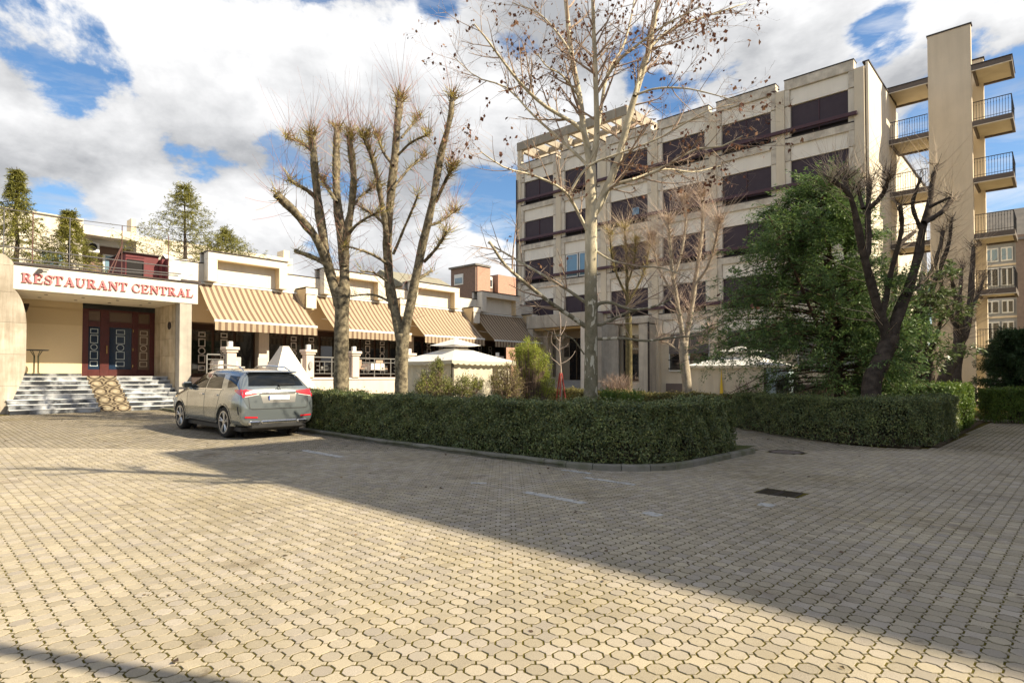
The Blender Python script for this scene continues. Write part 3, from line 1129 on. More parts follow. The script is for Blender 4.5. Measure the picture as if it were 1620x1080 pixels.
def stair_tower():
    F = 39.5
    t = T('stair_tower', 'tall beige stair tower slab with iron-railed balconies on both sides', 'stair tower', (F, 5.23, 0))
    col = M('tower_stucco', (0.68, 0.58, 0.45), (0.62, 0.53, 0.41), scale=.7, rough=.92, bump=.3, bscale=100, speck=.1, streak=.15, spec=.12)
    t.part('slab_wall', col, MB().box(F, F + .35, 3.33, 5.23, 0, 20.2, .01))
    t.part('cap', METAL_D, MB().box(F - .04, F + .4, 3.28, 5.27, 20.2, 20.27))
    t.part('rear_wall', STUCCO, MB().box(F + 2.4, F + 2.75, 3.0, 5.1, 0, 19.2, .01))
    t.part('cap', METAL_D, MB().box(F + 2.36, F + 2.79, 2.95, 5.15, 19.2, 19.27))
    t.part('rear_core', STUCCO_PALE, MB().box(F + .36, F + 2.39, 3.75, 5.0, 0, 17.6))
    fas = M('fascia_grey', (0.135, 0.11, 0.095), rough=.8)
    under = M('soffit_stucco', (0.62, 0.54, 0.40), (0.54, 0.46, 0.33), scale=1.3, rough=.9)
    for lv, z in enumerate((3.05, 6.1, 9.05, 12.0, 15.0, 17.95)):
        for side in (0, 1):
            v0, v1 = ((1.68, 3.32) if side == 0 else (5.24, 7.35 if lv == 5 else 7.1))
            u0, u1 = F + .02, F + 2.6
            b = t.part('balcony' if lv < 5 else 'canopy', fas, MB().box(u0, u0 + .12, v0, v1, z - .26, z, .006).box(u1 - .12, u1, v0, v1, z - .26, z, .006)
                       .box(u0 + .12, u1 - .12, v0, v0 + .12, z - .26, z, .006).box(u0 + .12, u1 - .12, v1 - .12, v1, z - .26, z, .006))
            t.part('slab_underside', under, MB().box(u0 + .125, u1 - .125, v0 + .125, v1 - .125, z - .16, z - .01), b)
            t.part('drip_strip', STUCCO_PALE, MB().box(u0 - .004, u0 + .06, v0, v1, z - .30, z - .262), b)
            if lv == 5:
                t.part('flashing', METAL_D, MB().box(u0 - .03, u1 + .03, v0 - .03, v1 + .03, z + .002, z + .05), b)
                continue
            r = MB()
            h = 1.0
            for zz, th in ((z + h, .03), (z + .12, .018)):
                r.box(u0 + .02, u0 + .02 + th * 1.6, v0 + .03, v1 - .03, zz - th, zz)
                if side == 0:
                    r.box(u0 + .07, u1 - .05, v0 + .03, v0 + .03 + th * 1.6, zz - th, zz)
            n = int((v1 - v0 - .1) / .115)
            for i in range(n + 1):
                v = v0 + .05 + (v1 - v0 - .1) * i / n
                r.box(u0 + .032, u0 + .046, v - .008, v + .008, z, z + h - .03)
                r.box(u0 + .025, u0 + .053, v - .016, v + .016, z + .78, z + .82)
            if side == 0:
                for i in range(1, 20):
                    u = u0 + .05 + (u1 - u0 - .1) * i / 20
                    r.box(u - .008, u + .008, v0 + .037, v0 + .053, z, z + h - .03)
            t.part('railing', IRON_B, r, b)
    # wing behind, seen between the balconies
    w = T('rear_wing', 'sunlit cream wing of the block behind the left balconies', 'building', (F + 3, 8.2, 0))
    w.part('wall', STUCCO_PALE, MB().box(43, 60, 8.2, 16, 0, 17.2))
    w.part('roof_edge', METAL_D, MB().box(42.9, 60.1, 8.1, 16.1, 17.2, 17.3))
    for z in (4, 7, 10, 13):
        g = w.part('window', BROWN_F, MB().box(44.2, 45.4, 8.13, 8.19, z, z + 1.7))
        w.part('pane', GLASS_D, MB().box(44.3, 45.3, 8.1, 8.125, z + .1, z + 1.6), g)
    # porch under the lowest left balcony
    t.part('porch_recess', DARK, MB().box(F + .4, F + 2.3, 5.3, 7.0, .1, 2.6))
    t.part('porch_post', STUCCO, MB().box(F + .05, F + .3, 2.75, 2.95, 0, 2.75))


stair_tower()


def shade_block():
    """The block to the right of the forecourt, beyond the frame, whose shade lies over the paving."""
    t = T('apartment_block', 'tall pale block standing right of the forecourt and shading it', 'building', (14.6, -7.4, 0))
    t.part('wall', STUCCO, MB().box(14.6, 24.0, -32, -7.4, 0, 18.0))
    t.part('roof_edge', METAL_D, MB().box(14.55, 24.05, -32.05, -7.35, 18.0, 18.08))
    fr = mesh_of('window', MB().box(-.06, .02, 0, 2.0, 0, 1.6))
    pn = mesh_of('pane', MB().box(-.08, -.065, .1, 1.9, .1, 1.5))
    fr.materials.append(WHITE_F)
    pn.materials.append(GLASS_D)
    for k in range(5):
        for i in range(7):
            w = t.rep('window', fr, None, 14.6, -10.7 - i * 3.1, 1.6 + k * 3.2)
            link('pane', pn, None, w)


shade_block()
t = T('apartment_block', 'narrow unseen block added to shade the far right of the forecourt', 'building', (31.9, -7.9, 0))  # unseen block, added so its shade falls on the far right paving
t.part('wall', STUCCO, MB().box(31.9, 41, -10.2, -7.9, 0, 18.0))
t.part('roof_edge', METAL_D, MB().box(31.8, 41.1, -10.3, -7.8, 18.0, 18.08))
t.part('low_shade_filler', STUCCO, MB().box(24.06, 31.89, -14, -7.45, 0, 8.4))  # added lower box, its height set to shade the gap between the blocks
for k_ in range(5):
    for i_ in range(1):
        w_ = t.part('window', WHITE_F, MB().box(31.84, 31.92, -9.7 - i_ * 4, -8.4 - i_ * 4, 1.6 + k_ * 3.2, 3.2 + k_ * 3.2))
        t.part('pane', GLASS_D, MB().box(31.81, 31.835, -9.6 - i_ * 4, -8.5 - i_ * 4, 1.7 + k_ * 3.2, 3.1 + k_ * 3.2), w_)


# ---------------------------------------------------------------- restaurant
TRAV = M('travertine', (0.60, 0.50, 0.36), (0.46, 0.37, 0.25), scale=2.2, isl=.14, rough=.8, streak=.5, bump=.2, bscale=60, spec=.25, detail=8)
CREAM = M('cream_wall', (0.66, 0.52, 0.33), (0.62, 0.49, 0.31), scale=.8, rough=.9, spec=.15)
WALLW = M('wall_white', (0.73, 0.68, 0.60), (0.67, 0.62, 0.545), scale=1.1, rough=.9, streak=.18, bump=.15, bscale=90, spec=.15)
PINKW = M('terrace_pink', (0.72, 0.60, 0.52), (0.66, 0.55, 0.47), scale=1.4, rough=.9, streak=.15)
WOOD_R = M('red_wood', (0.085, 0.018, 0.016), (0.065, 0.014, 0.012), scale=6, rough=.35, spec=.5)
MARBLE = M('marble_step', (0.42, 0.43, 0.45), (0.035, 0.038, 0.045), scale=1.7, rough=.3, detail=9, lo=.36, hi=.55, spec=.5)
MARBLE_W = M('marble_white', (0.64, 0.64, 0.63), (0.52, 0.53, 0.54), scale=5, rough=.4)


def motif(t, parent, u0, u1, z0, z1, v, mat, th=.022):
    """Etched stack of outlined squares, bars and a ring on a pane."""
    c, w = (u0 + u1) / 2, min((u1 - u0) * .33, .17)
    H = z1 - z0
    mb = MB()

    def rect(za, zb):
        mb.box(c - w, c + w, v - .006, v - .002, za, za + th).box(c - w, c + w, v - .006, v - .002, zb - th, zb)
        mb.box(c - w, c - w + th, v - .006, v - .002, za + th, zb - th).box(c + w - th, c + w, v - .006, v - .002, za + th, zb - th)
    rect(z0 + .04 * H, z0 + .17 * H)
    rect(z0 + .22 * H, z0 + .42 * H)
    rect(z0 + .62 * H, z0 + .82 * H)
    rect(z0 + .86 * H, z0 + .98 * H)
    mb.ring((c, v, z0 + .52 * H), w * .75, w * .75 + th, v - .006, v - .002, 18)
    t.part('etched_motif', mat, mb, parent)


def restaurant():
    t = T('restaurant', 'low cream restaurant with marble entrance steps and recessed roof panels', 'building', (3.87, 28.2, 0))
    vf = 28.2
    uL, uR = 3.87, 10.24
    t.part('fascia', WALLW, MB().box(uL, uR, vf, vf + .3, 4.78, 5.69, .012))
    t.part('fascia_flashing', METAL_D, MB().box(uL - .03, uR + .03, vf - .05, vf + .4, 5.695, 5.75))
    t.part('porch_roof', WALLW, MB().box(uL, uR, vf + .305, 31.6, 5.2, 5.68))
    sof = t.part('soffit', M('soffit_cream', (0.70, 0.60, 0.44), rough=.9), MB().box(uL, uR - .26, vf + .305, 31.29, 4.77, 4.9))
    for u in (5.0, 6.2, 7.4, 8.6):
        for v in (29.1, 30.3):
            t.part('downlight', METAL_D, MB().ring((u, v, 0), 0, .06, 4.755, 4.768, 12, 'z'), sof)
    # stone wing with its bulging edge, on the left
    prof = [(0.5, .15), (3.78, .15), (3.84, .5), (3.98, .95), (4.16, 1.4), (4.25, 1.75), (4.27, 1.9), (4.27, 3.5), (4.24, 3.9), (4.14, 4.35), (4.02, 4.62), (3.865, 4.8), (3.865, 5.8), (3.6, 6.0), (3.2, 6.12), (.5, 6.2)]
    wingm = M('wing_travertine', (0.60, 0.53, 0.44), (0.42, 0.36, 0.285), scale=1.6, rough=.8, isl=.10, streak=.75, bump=.25, bscale=50, spec=.25, detail=9)
    t.part('wing_core', M('joint_grey', (0.26, 0.22, 0.18), rough=.9), MB().prism([(p[0] - (.02 if p[0] > 1 else 0), p[1]) for p in prof[:12]] + [(.5, 4.8)], vf - .08, 31.29, 'y'))
    edge = sorted([(z, x) for x, z in prof[1:14]])
    ez, ex_ = [e[0] for e in edge], [e[1] for e in edge]
    cuts = [.15, 1.25, 2.4, 3.55, 4.65, 5.62, 6.16]
    for za, zb in zip(cuts, cuts[1:]):
        zs = np.linspace(za + .004, zb - .004, 7)
        xs = [float(np.interp(z, ez, ex_)) if z < 5.75 else float(np.interp(z, [5.75, 6.0, 6.2], [3.865, 3.6, 2.6])) for z in zs]
        for xa, xb in ((.5, 2.3), (2.308, None)):
            if xb is None:
                poly = [(xa, zs[0])] + [(x, z) for x, z in zip(xs, zs)] + [(xa, zs[-1])]
            else:
                poly = [(xa, zs[0]), (xb, zs[0]), (xb, zs[-1]), (xa, zs[-1])]
            t.part('stone_slab', wingm, MB().prism(poly, vf - .1, 31.3 if xb is None else vf, 'y'))
    t.part('wing_coping', METAL_D, MB().box(.5, 2.6, vf - .15, vf + .2, 6.205, 6.25))
    # right pier: slabs of travertine seen along the porch, grey front
    pier = [(9.5, .2), (9.98, .2), (9.98, 4.76), (9.5, 4.76)]
    t.part('pier', M('pier_grey', (0.46, 0.42, 0.36), (0.36, 0.33, 0.29), scale=2, rough=.85, streak=.3), MB().prism(pier, vf - .02, vf + .45, 'y'))
    for i in range(5):
        for j in range(7):
            v0 = vf + .455 + j * .377
            z0 = 1.0 + i * .755
            t.part('stone_slab', TRAV, MB().box(9.47, 9.9, v0 + .004, v0 + .373, z0 + .004, z0 + .75, .006))
    t.part('pier_core', TRAV, MB().box(9.5, 9.95, vf + .46, 31.3, .2, 4.75))
    r = t.part('round_vent', METAL_D, MB().ring((9.46, 29.3, 3.85), .0, .17, 9.43, 9.468, 18, 'x'))
    # landing, back wall and doors
    t.part('landing', MARBLE, MB().box(3.5, 9.47, 29.5, 31.6, .2, 1.56))
    t.part('back_wall', CREAM, MB().box(3.9, 6.66, 31.3, 31.6, 1.56, 4.78))
    t.part('back_wall_band', M('cream_band', (0.56, 0.43, 0.26), rough=.9), MB().box(4.28, 6.65, 31.27, 31.298, 3.78, 4.45))
    t.part('skirting', MARBLE, MB().box(4.28, 6.65, 31.27, 31.298, 1.61, 1.72))
    vd = 31.3
    du0, du1, dzt = 6.68, 9.46, 4.55
    d = t.part('door_frame', WOOD_R, MB().box(du0, du1, vd + .12, vd + .2, 1.6, dzt))
    us = [u_at(x, vd) for x in (129, 139.2, 157.9, 172.2, 208, 218, 236, 244)]
    bars = MB()
    for a, b in ((us[0], us[1]), (us[2], us[3]), (us[4], us[5]), (us[6], us[7] + .02)):
        bars.box(a, b, vd, vd + .118, 1.6, dzt, .008)
    for (a, b) in ((us[1], us[2]), (us[3], us[4]), (us[5], us[6])):
        bars.box(a + .002, b - .002, vd + .01, vd + .118, 1.6, 1.9, .006).box(a + .002, b - .002, vd + .01, vd + .118, 3.78, 4.02, .006).box(a + .002, b - .002, vd + .01, vd + .118, 4.46, dzt, .006)
    t.part('door_bars', WOOD_R, bars, d)
    etch = M('etched_glass', (0.5, 0.56, 0.58), rough=.6)
    etch_w = M('etched_warm', (0.55, 0.45, 0.33), rough=.6)
    dg = M('door_glass', (0.015, 0.03, 0.06), rough=.05, spec=.9)
    dgw = M('door_glass_brown', (0.13, 0.085, 0.06), rough=.25, spec=.6)
    for n, (a, b) in enumerate(((us[1], us[2]), (us[3], us[4]), (us[5], us[6]))):
        door = t.part('door' if n != 2 else 'side_light', dg if n != 2 else dgw, MB().box(a, b, vd + .05, vd + .07, 1.9, 3.78))
        motif(t, door, a, b, 1.97, 3.72, vd + .048, etch if n != 2 else etch_w)
        t.part('transom_pane', dgw, MB().box(a, b, vd + .05, vd + .07, 4.02, 4.46))
        if n < 2:
            x = us[3] - .06
        if n == 1:
            t.part('handle', M('brass', (0.7, 0.5, 0.2), rough=.25, metal=1), MB().tube([(us[3] - .1, vd - .01, 2.95), (us[3] - .1, vd - .07, 2.95), (us[3] - .1, vd - .07, 2.6), (us[3] - .1, vd - .01, 2.6)], .014, 8), door)
        for z in (2.0, 2.75, 3.6):
            if n == 1:
                t.part('hinge', M('brass', (0, 0, 0)), MB().box(us[4] + .03, us[4] + .06, vd - .015, vd - .001, z, z + .12), door)
    # steps
    g0 = gz(27.5)
    rise = (1.6 - g0) / 8
    for i in range(8):
        v0 = 27.45 + i * .2929
        uu = 9.47 if i > 2 else 9.47
        st = t.part('step', MARBLE, MB().box(3.75, uu, v0, 29.5 if i < 7 else 29.505, g0 + rise * i - (.1 if i == 0 else .0), g0 + rise * (i + 1) - .035 - (0 if i < 7 else 0)))
        t.part('nosing', MARBLE_W, MB().box(3.72, uu, v0 - .025, v0 + .31 if i < 7 else 31.27, g0 + rise * (i + 1) - .033, g0 + rise * (i + 1), .006), st)
    # low front wall of the roof with recessed panels
    vw = 29.5
    t.part('beam', CREAM, MB().box(9.98, 34.6, vw + .35, vw + .7, 4.15, 5.95))
    t.part('parapet', WALLW, MB().box(9.7, 34.6, vw, vw + .34, 5.98, 6.85, .01))
    t.part('parapet_flashing', METAL_D, MB().box(9.7, 34.62, vw - .08, vw + .4, 5.9, 5.975))
    t.part('parapet_coping', METAL_D, MB().box(9.68, 34.62, vw - .03, vw + .38, 6.855, 6.89))
    t.part('end_wall', STUCCO, MB().box(34.0, 34.62, 27.6, vw + .34, .2, 5.9))
    t.part('roof', M('roof_felt', (0.14, 0.12, 0.11), rough=.95), MB().box(.6, 34.6, vw + .7, 44, 5.7, 5.9))
    for i in range(4):
        a = 10.95 + 5.92 * i
        b = a + 3.85
        blk = MB().box(a, a + .42, vw - .5, vw - .003, 6.0, 7.02, .008).box(b - .42, b, vw - .5, vw - .003, 6.0, 7.02, .008).box(a, b, vw - .5, vw - .003, 7.025, 7.36, .008)
        blk.box(a, b, vw + .345, vw + .5, 6.0, 7.36)
        bl = t.part('roof_panel', WALLW, blk)
        t.part('recess_back', WALLW, MB().box(a + .423, b - .423, vw - .05, vw - .004, 6.0, 7.02), bl)
        t.part('coping', METAL_D, MB().box(a - .03, b + .03, vw - .54, vw + .5, 7.365, 7.41), bl)
        t.part('reveal', CREAM, MB().box(a + .422, a + .43, vw - .49, vw - .05, 6.0, 7.02).box(b - .43, b - .422, vw - .49, vw - .05, 6.0, 7.02).box(a + .43, b - .43, vw - .49, vw - .05, 7.01, 7.023), bl)
        # bracket pier between the awnings
        p = b + .75
        t.part('bracket_pier', CREAM, MB().prism([(vw + .3, 4.6), (vw + .3, 6.1), (vw - 1.0, 6.1), (vw - 1.0, 5.85), (vw - .9, 5.85), (vw - .75, 5.05)], p, p + .6, 'x'))
        t.part('pier_cap', WALLW, MB().box(p - .03, p + .63, vw - 1.06, vw - 1.002, 5.8, 6.13, .01).box(p + .02, p + .58, vw - 1.02, vw - 1.0, 5.1, 5.79))
        t.part('pier_coping', METAL_D, MB().box(p - .05, p + .65, vw - 1.08, vw - .01, 6.135, 6.17))
    # glazed terrace room behind the awnings
    t.part('terrace_floor', M('terrace_tile', (0.32, 0.24, 0.2), rough=.7), MB().box(9.99, 34.0, 26.62, 33.0, .2, 1.55))
    t.part('inner_ceiling', M('inner_ceiling', (0.28, 0.2, 0.13), rough=.9), MB().box(9.99, 34.0, vw + .72, 33.0, 4.2, 4.3))
    gl = t.part('glazing', BROWN_F, MB().box(9.99, 34.0, 31.7, 31.8, 1.55, 4.2))
    k = 10.1
    n = 0
    while k < 33:
        w = 1.05 if n % 5 != 4 else .55
        if n % 5 == 4:
            t.part('column', CREAM if n % 2 else WALLW, MB().box(k, k + w, 31.2, 31.69, 1.56, 4.19, .01))
        else:
            p = t.part('pane', GLASS_D, MB().box(k + .06, k + w - .06, 31.66, 31.69, 1.75, 3.9), gl)
            if n % 5 in (1, 2):
                motif(t, gl, k + .06, k + w - .06, 1.8, 3.85, 31.64, WHITE_F, .05)
        k += w + .02
        n += 1
    # terrace wall, posts
    tw = t.part('terrace_wall', PINKW, MB().box(10.3, 33.9, 26.4, 26.6, .1, 1.42, .01))
    t.part('wall_coping', M('coping_pink', (0.66, 0.56, 0.50), rough=.85), MB().box(10.3, 33.9, 26.36, 26.64, 1.425, 1.54, .015), tw)
    return t


restaurant()

POSTS = [10.95, 14.6, 17.1, 20.6, 24.1, 27.6, 31.1]


def terrace_rail():
    for n, u in enumerate(POSTS):
        labels = ['by the parked car, left of the white pyramid', 'with a grey oval lamp, right of the pyramid', 'half hidden behind the first pollarded trunk', 'behind the second pollarded trunk',
                  'hidden behind the left gazebo', 'behind the yellow-green thuja', 'at the far end under the shaded awning']
        t = T('gate_post', 'pale pink terrace post with moulded cap ' + labels[n], 'post', (u, 26.5, 1.55), 'pale posts along the terrace')
        z0 = 1.545
        t.part('shaft', PINKW, MB().box(u - .2, u + .2, 26.3, 26.7, z0, 2.62, .012))
        t.part('cap', PINKW, MB().box(u - .25, u + .25, 26.25, 26.75, 2.625, 2.72, .015).box(u - .3, u + .3, 26.2, 26.8, 2.725, 2.86, .02))
        t.part('lamp', M('lamp_white', (0.8, 0.8, 0.78), rough=.4), MB().box(u - .09, u + .09, 26.41, 26.59, 2.865, 3.1, .015))
        if n == 1:
            t.part('oval_lamp', M('lamp_grey', (0.35, 0.35, 0.34), rough=.4), MB().prism([(u + .09 * math.cos(a * math.pi / 8), 2.12 + .19 * math.sin(a * math.pi / 8)) for a in range(16)], 26.22, 26.3, 'y'))
    grey = M('rail_grey', (0.22, 0.21, 0.20), rough=.5, metal=.3)
    lab = ['beside the porch pier and the car', 'between the pyramid and the first trunk', 'between the two pollarded trunks', 'behind the second pollarded trunk', 'behind the left gazebo', 'behind the thuja']
    names = {0: None}
    for n in range(len(POSTS) - 1):
        a, b = POSTS[n] + .21, POSTS[n + 1] - .21
        if n == 0:
            a, b = 10.0, 10.74
        t = T('terrace_railing', 'grey iron terrace railing with square pattern ' + lab[n], 'railing', (a, 26.5, 1.55), 'iron railings along the terrace')
        v = 26.5
        t.part('top_rail', grey, MB().box(a, b, v - .025, v + .025, 2.5, 2.55))
        t.part('lower_rail', grey, MB().box(a, b, v - .02, v + .02, 2.3, 2.33).box(a, b, v - .02, v + .02, 1.72, 1.75))
        m = max(1, int((b - a) / .85))
        for i in range(m + 1):
            u = a + (b - a) * i / m
            t.part('upright', grey, MB().box(u - .02, u + .02, v - .02, v + .02, 1.5, 2.5))
        for i in range(m):
            c = a + (b - a) * (i + .5) / m
            t.part('pattern', grey, MB().box(c - .14, c - .12, v - .01, v + .01, 1.75, 2.3).box(c + .12, c + .14, v - .01, v + .01, 1.75, 2.3)
                   .box(c - .3, c - .14, v - .01, v + .01, 2.1, 2.12).box(c + .14, c + .3, v - .01, v + .01, 2.1, 2.12).box(c - .3, c + .3, v - .012, v + .008, 1.9, 1.92)
                   .box(c - .06, c + .06, v - .01, v + .01, 1.96, 2.08))


terrace_rail()


def awnings():
    cloth = bpy.data.materials.new('striped_cloth')
    cloth.use_nodes = True
    nt, p, N, L = nodes_of(cloth)
    tc = N('ShaderNodeTexCoord')
    sx = N('ShaderNodeSeparateXYZ')
    L(tc.outputs['Object'], sx.inputs[0])

    def mth(op, a, b):
        n = N('ShaderNodeMath')
        n.operation = op
        for i, x in enumerate((a, b)):
            if isinstance(x, (int, float)):
                n.inputs[i].default_value = x
            else:
                L(x, n.inputs[i])
        return n.outputs[0]
    fr = mth('FRACT', mth('ADD', mth('DIVIDE', sx.outputs[0], .278), 20), 0)
    rp = N('ShaderNodeValToRGB')
    rp.color_ramp.interpolation = 'CONSTANT'
    e = rp.color_ramp.elements
    cr, br, dk = (0.45, 0.355, 0.245, 1), (0.20, 0.128, 0.083, 1), (0.125, 0.085, 0.062, 1)
    e[0].position, e[0].color = 0, cr
    e[1].position, e[1].color = .52, dk
    for pos, c in ((.56, br), (.92, dk), (.96, cr)):
        x = e.new(pos)
        x.color = c
    L(fr, rp.inputs[0])
    L(rp.outputs[0], p.inputs['Base Color'])
    p.inputs['Roughness'].default_value = .85
    tr = N('ShaderNodeBsdfTranslucent')
    L(rp.outputs[0], tr.inputs[0])
    ms = N('ShaderNodeMixShader')
    ms.inputs[0].default_value = .18
    L(p.outputs[0], ms.inputs[1])
    L(tr.outputs[0], ms.inputs[2])
    L(ms.outputs[0], nt.nodes['Material Output'].inputs['Surface'])
    bar = M('awning_bar', (0.78, 0.78, 0.76), rough=.4)
    lab = ['nearest the entrance sign', 'behind the first pollarded tree', 'above the left gazebo roof', 'in the shade at the far end']
    rng = random.Random(4)
    for i in range(4):
        a = [10.69, 16.6, 22.5, 28.4][i]
        b = a + 4.92
        zf = [4.07, 4.02, 4.0, 3.97][i]
        t = T('awning', 'brown and cream striped awning ' + lab[i], 'awning', (a, 29.45, 5.9), 'striped awnings over the terrace')
        v1, z1, v0, z0 = 29.45, 5.9, 27.5, zf
        mb = MB()
        n, m = 24, 8
        vs = []
        for j in range(m + 1):
            s = j / m
            for k in range(n + 1):
                sag = -.09 * math.sin(s * math.pi) * (1 + .18 * math.sin(k * 1.7 + i)) + .012 * math.sin(k * .8 + j * .9 + i * 2)
                vs.append((a + (b - a) * k / n, v1 + (v0 - v1) * s, z1 + (z0 - z1) * s + sag))
        mb.add(vs, [(j * (n + 1) + k, j * (n + 1) + k + 1, (j + 1) * (n + 1) + k + 1, (j + 1) * (n + 1) + k) for j in range(m) for k in range(n)])
        t.part('cloth', cloth, mb, smooth=True, fix=False)
        va = MB()
        vs = []
        for k in range(n * 2 + 1):
            u = a + (b - a) * k / (n * 2)
            w = .012 * math.sin(k * .9) + .008 * math.sin(k * 2.3)
            vs += [(u, v0 - .045, z0 - .06), (u, v0 - .05 + w, z0 - .43 - .012 * abs(math.sin(k * .5)))]
        va.add(vs, [(2 * k, 2 * k + 2, 2 * k + 3, 2 * k + 1) for k in range(n * 2)])
        t.part('valance', cloth, va, fix=False)
        t.part('front_bar', bar, MB().box(a - .02, b + .02, v0 - .05, v0 + .05, z0 - .07, z0 + .035, .015))
        t.part('roller', bar, MB().tube([(a, v1 - .02, z1 + .02), (b, v1 - .02, z1 + .02)], .05, 8))
        for u in (a + .4, b - .4):
            t.part('arm', bar, MB().tube([(u, v1, z1 - 1.2), (u + .35, (v0 + v1) / 2, z0 + .55), (u, v0, z0 - .02)], .025, 6))


awnings()


# ---------------------------------------------------------------- the sign: serif letters cut from strokes
def sign():
    red = M('sign_red', (0.66, 0.19, 0.20), (0.58, 0.15, 0.16), scale=5, rough=.55)
    t = T('sign', 'raised red serif letters RESTAURANT CENTRAL on the white fascia', 'sign', (4.11, 28.2, 5.04))
    cap, z0, vb = .345, 5.06, 28.2
    TK, TN, SF = .195, .065, .065       # thick, thin strokes, serif height (of cap)

    def rect(x0, x1, y0, y1):
        return [(x0, y0), (x1, y0), (x1, y1), (x0, y1)]

    def arc(cx, cy, rx, ry, a0, a1, tk, tn, n=14):
        out, inn = [], []
        for i in range(n + 1):
            a = R(a0 + (a1 - a0) * i / n)
            w = tn + (tk - tn) * abs(math.cos(a)) ** 1.3
            out.append((cx + rx * math.cos(a), cy + ry * math.sin(a)))
            inn.append((cx + (rx - w) * math.cos(a), cy + (ry - min(w, tn * 1.1 + (w - tn) * .15)) * math.sin(a)))
        return out + inn[::-1]

    def serif(x0, x1, y):
        return rect(x0, x1, y, y + SF)
    G = {}
    G['R'] = (1.0, [rect(.12, .12 + TK, SF, 1 - SF), serif(0, .5, 0), rect(0, .42, 1 - SF, 1), arc(.42, .74, .40, .26, -90, 90, TK, TN),
                    [(.36, .5), (.56, .5), (.94, SF), (.74, 0), (.70, 0)], rect(.70, 1.0, 0, SF), rect(.34, .46, .48, .48 + TN)])
    G['E'] = (.9, [rect(.12, .12 + TK, SF, 1 - SF), rect(0, .84, 0, SF), rect(0, .82, 1 - SF, 1), rect(.38, .62, .46, .54), [(.84, 0), (.88, .3), (.80, .3), (.62, SF), (.7, 0)], [(.82, 1), (.84, .72), (.77, .72), (.62, 1 - SF), (.7, 1)], rect(.56, .64, .36, .64)])
    G['S'] = (.78, [arc(.40, .74, .34, .27, 20, 265, .2, TN), arc(.38, .27, .36, .28, -160, 95, .24, TN), [(.08, .66), (.3, .62), (.72, .36), (.5, .38), (.2, .52)], rect(.66, .74, .66, .98), rect(.02, .10, .04, .36)])
    G['T'] = (.88, [rect(.31, .31 + TK, SF, 1 - SF), serif(.16, .72, 0), rect(0, .88, 1 - SF, 1), [(0, 1), (.09, 1), (.17, 1 - SF), (.05, .68), (0, .68)], [(.88, 1), (.79, 1), (.71, 1 - SF), (.83, .68), (.88, .68)]])
    G['A'] = (1.04, [[(.42, 1), (.56, 1), (.98, SF), (.70, SF)], [(.46, .96), (.52, .86), (.21, SF), (.11, SF)], rect(.26, .74, .30, .38), serif(0, .34, 0), serif(.60, 1.04, 0)])
    G['U'] = (1.0, [rect(.10, .10 + TK, .34, 1 - SF), rect(.76, .86, .34, 1 - SF), rect(0, .46, 1 - SF, 1), rect(.64, 1.0, 1 - SF, 1), arc(.48, .36, .38, .37, 180, 360, .22, TN)])
    G['N'] = (1.04, [rect(.12, .21, SF, 1 - SF), rect(.83, .92, 0, 1 - SF), serif(0, .34, 0), rect(.70, 1.04, 1 - SF, 1), [(.0, 1), (.34, 1), (.92, .12), (.92, 0), (.80, 0), (.12, .9)]])
    G['C'] = (.95, [arc(.5, .5, .48, .52, 42, 318, TK, TN, 22), rect(.80, .88, .62, .99), rect(.82, .88, .06, .30)])
    G['L'] = (.86, [rect(.12, .12 + TK, SF, 1 - SF), rect(0, .8, 0, SF), rect(0, .5, 1 - SF, 1), [(.80, 0), (.86, .36), (.78, .36), (.60, SF), (.66, 0)]])
    text = 'RESTAURANT CENTRAL'
    widths = [G[c][0] if c != ' ' else .30 for c in text]
    gap = .10
    tot = sum(widths) + gap * (len(text) - 1)
    sc = (10.03 - 4.11) / tot
    x = 4.11
    cache = {}
    for c, w in zip(text, widths):
        if c != ' ':
            if c not in cache:
                mb = MB()
                for n, poly in enumerate(G[c][1]):
                    d = .06 + .0012 * n
                    mb.prism([(px * sc, py * cap) for px, py in poly], -d, -.012, 'y')
                cache[c] = mesh_of('letter', mb)
                cache[c].materials.append(red)
            t.rep('letter', cache[c], None, x, vb, z0)
        x += (w + gap) * sc


sign()
# ================================================================ GAZEBOS
CANVAS = M('canvas_cream', (0.76, 0.69, 0.55), (0.69, 0.62, 0.49), scale=1.5, rough=.9, trans=.25, bump=.2, bscale=12)
CANVAS_W = M('canvas_white', (0.74, 0.72, 0.68), rough=.85, trans=.12)


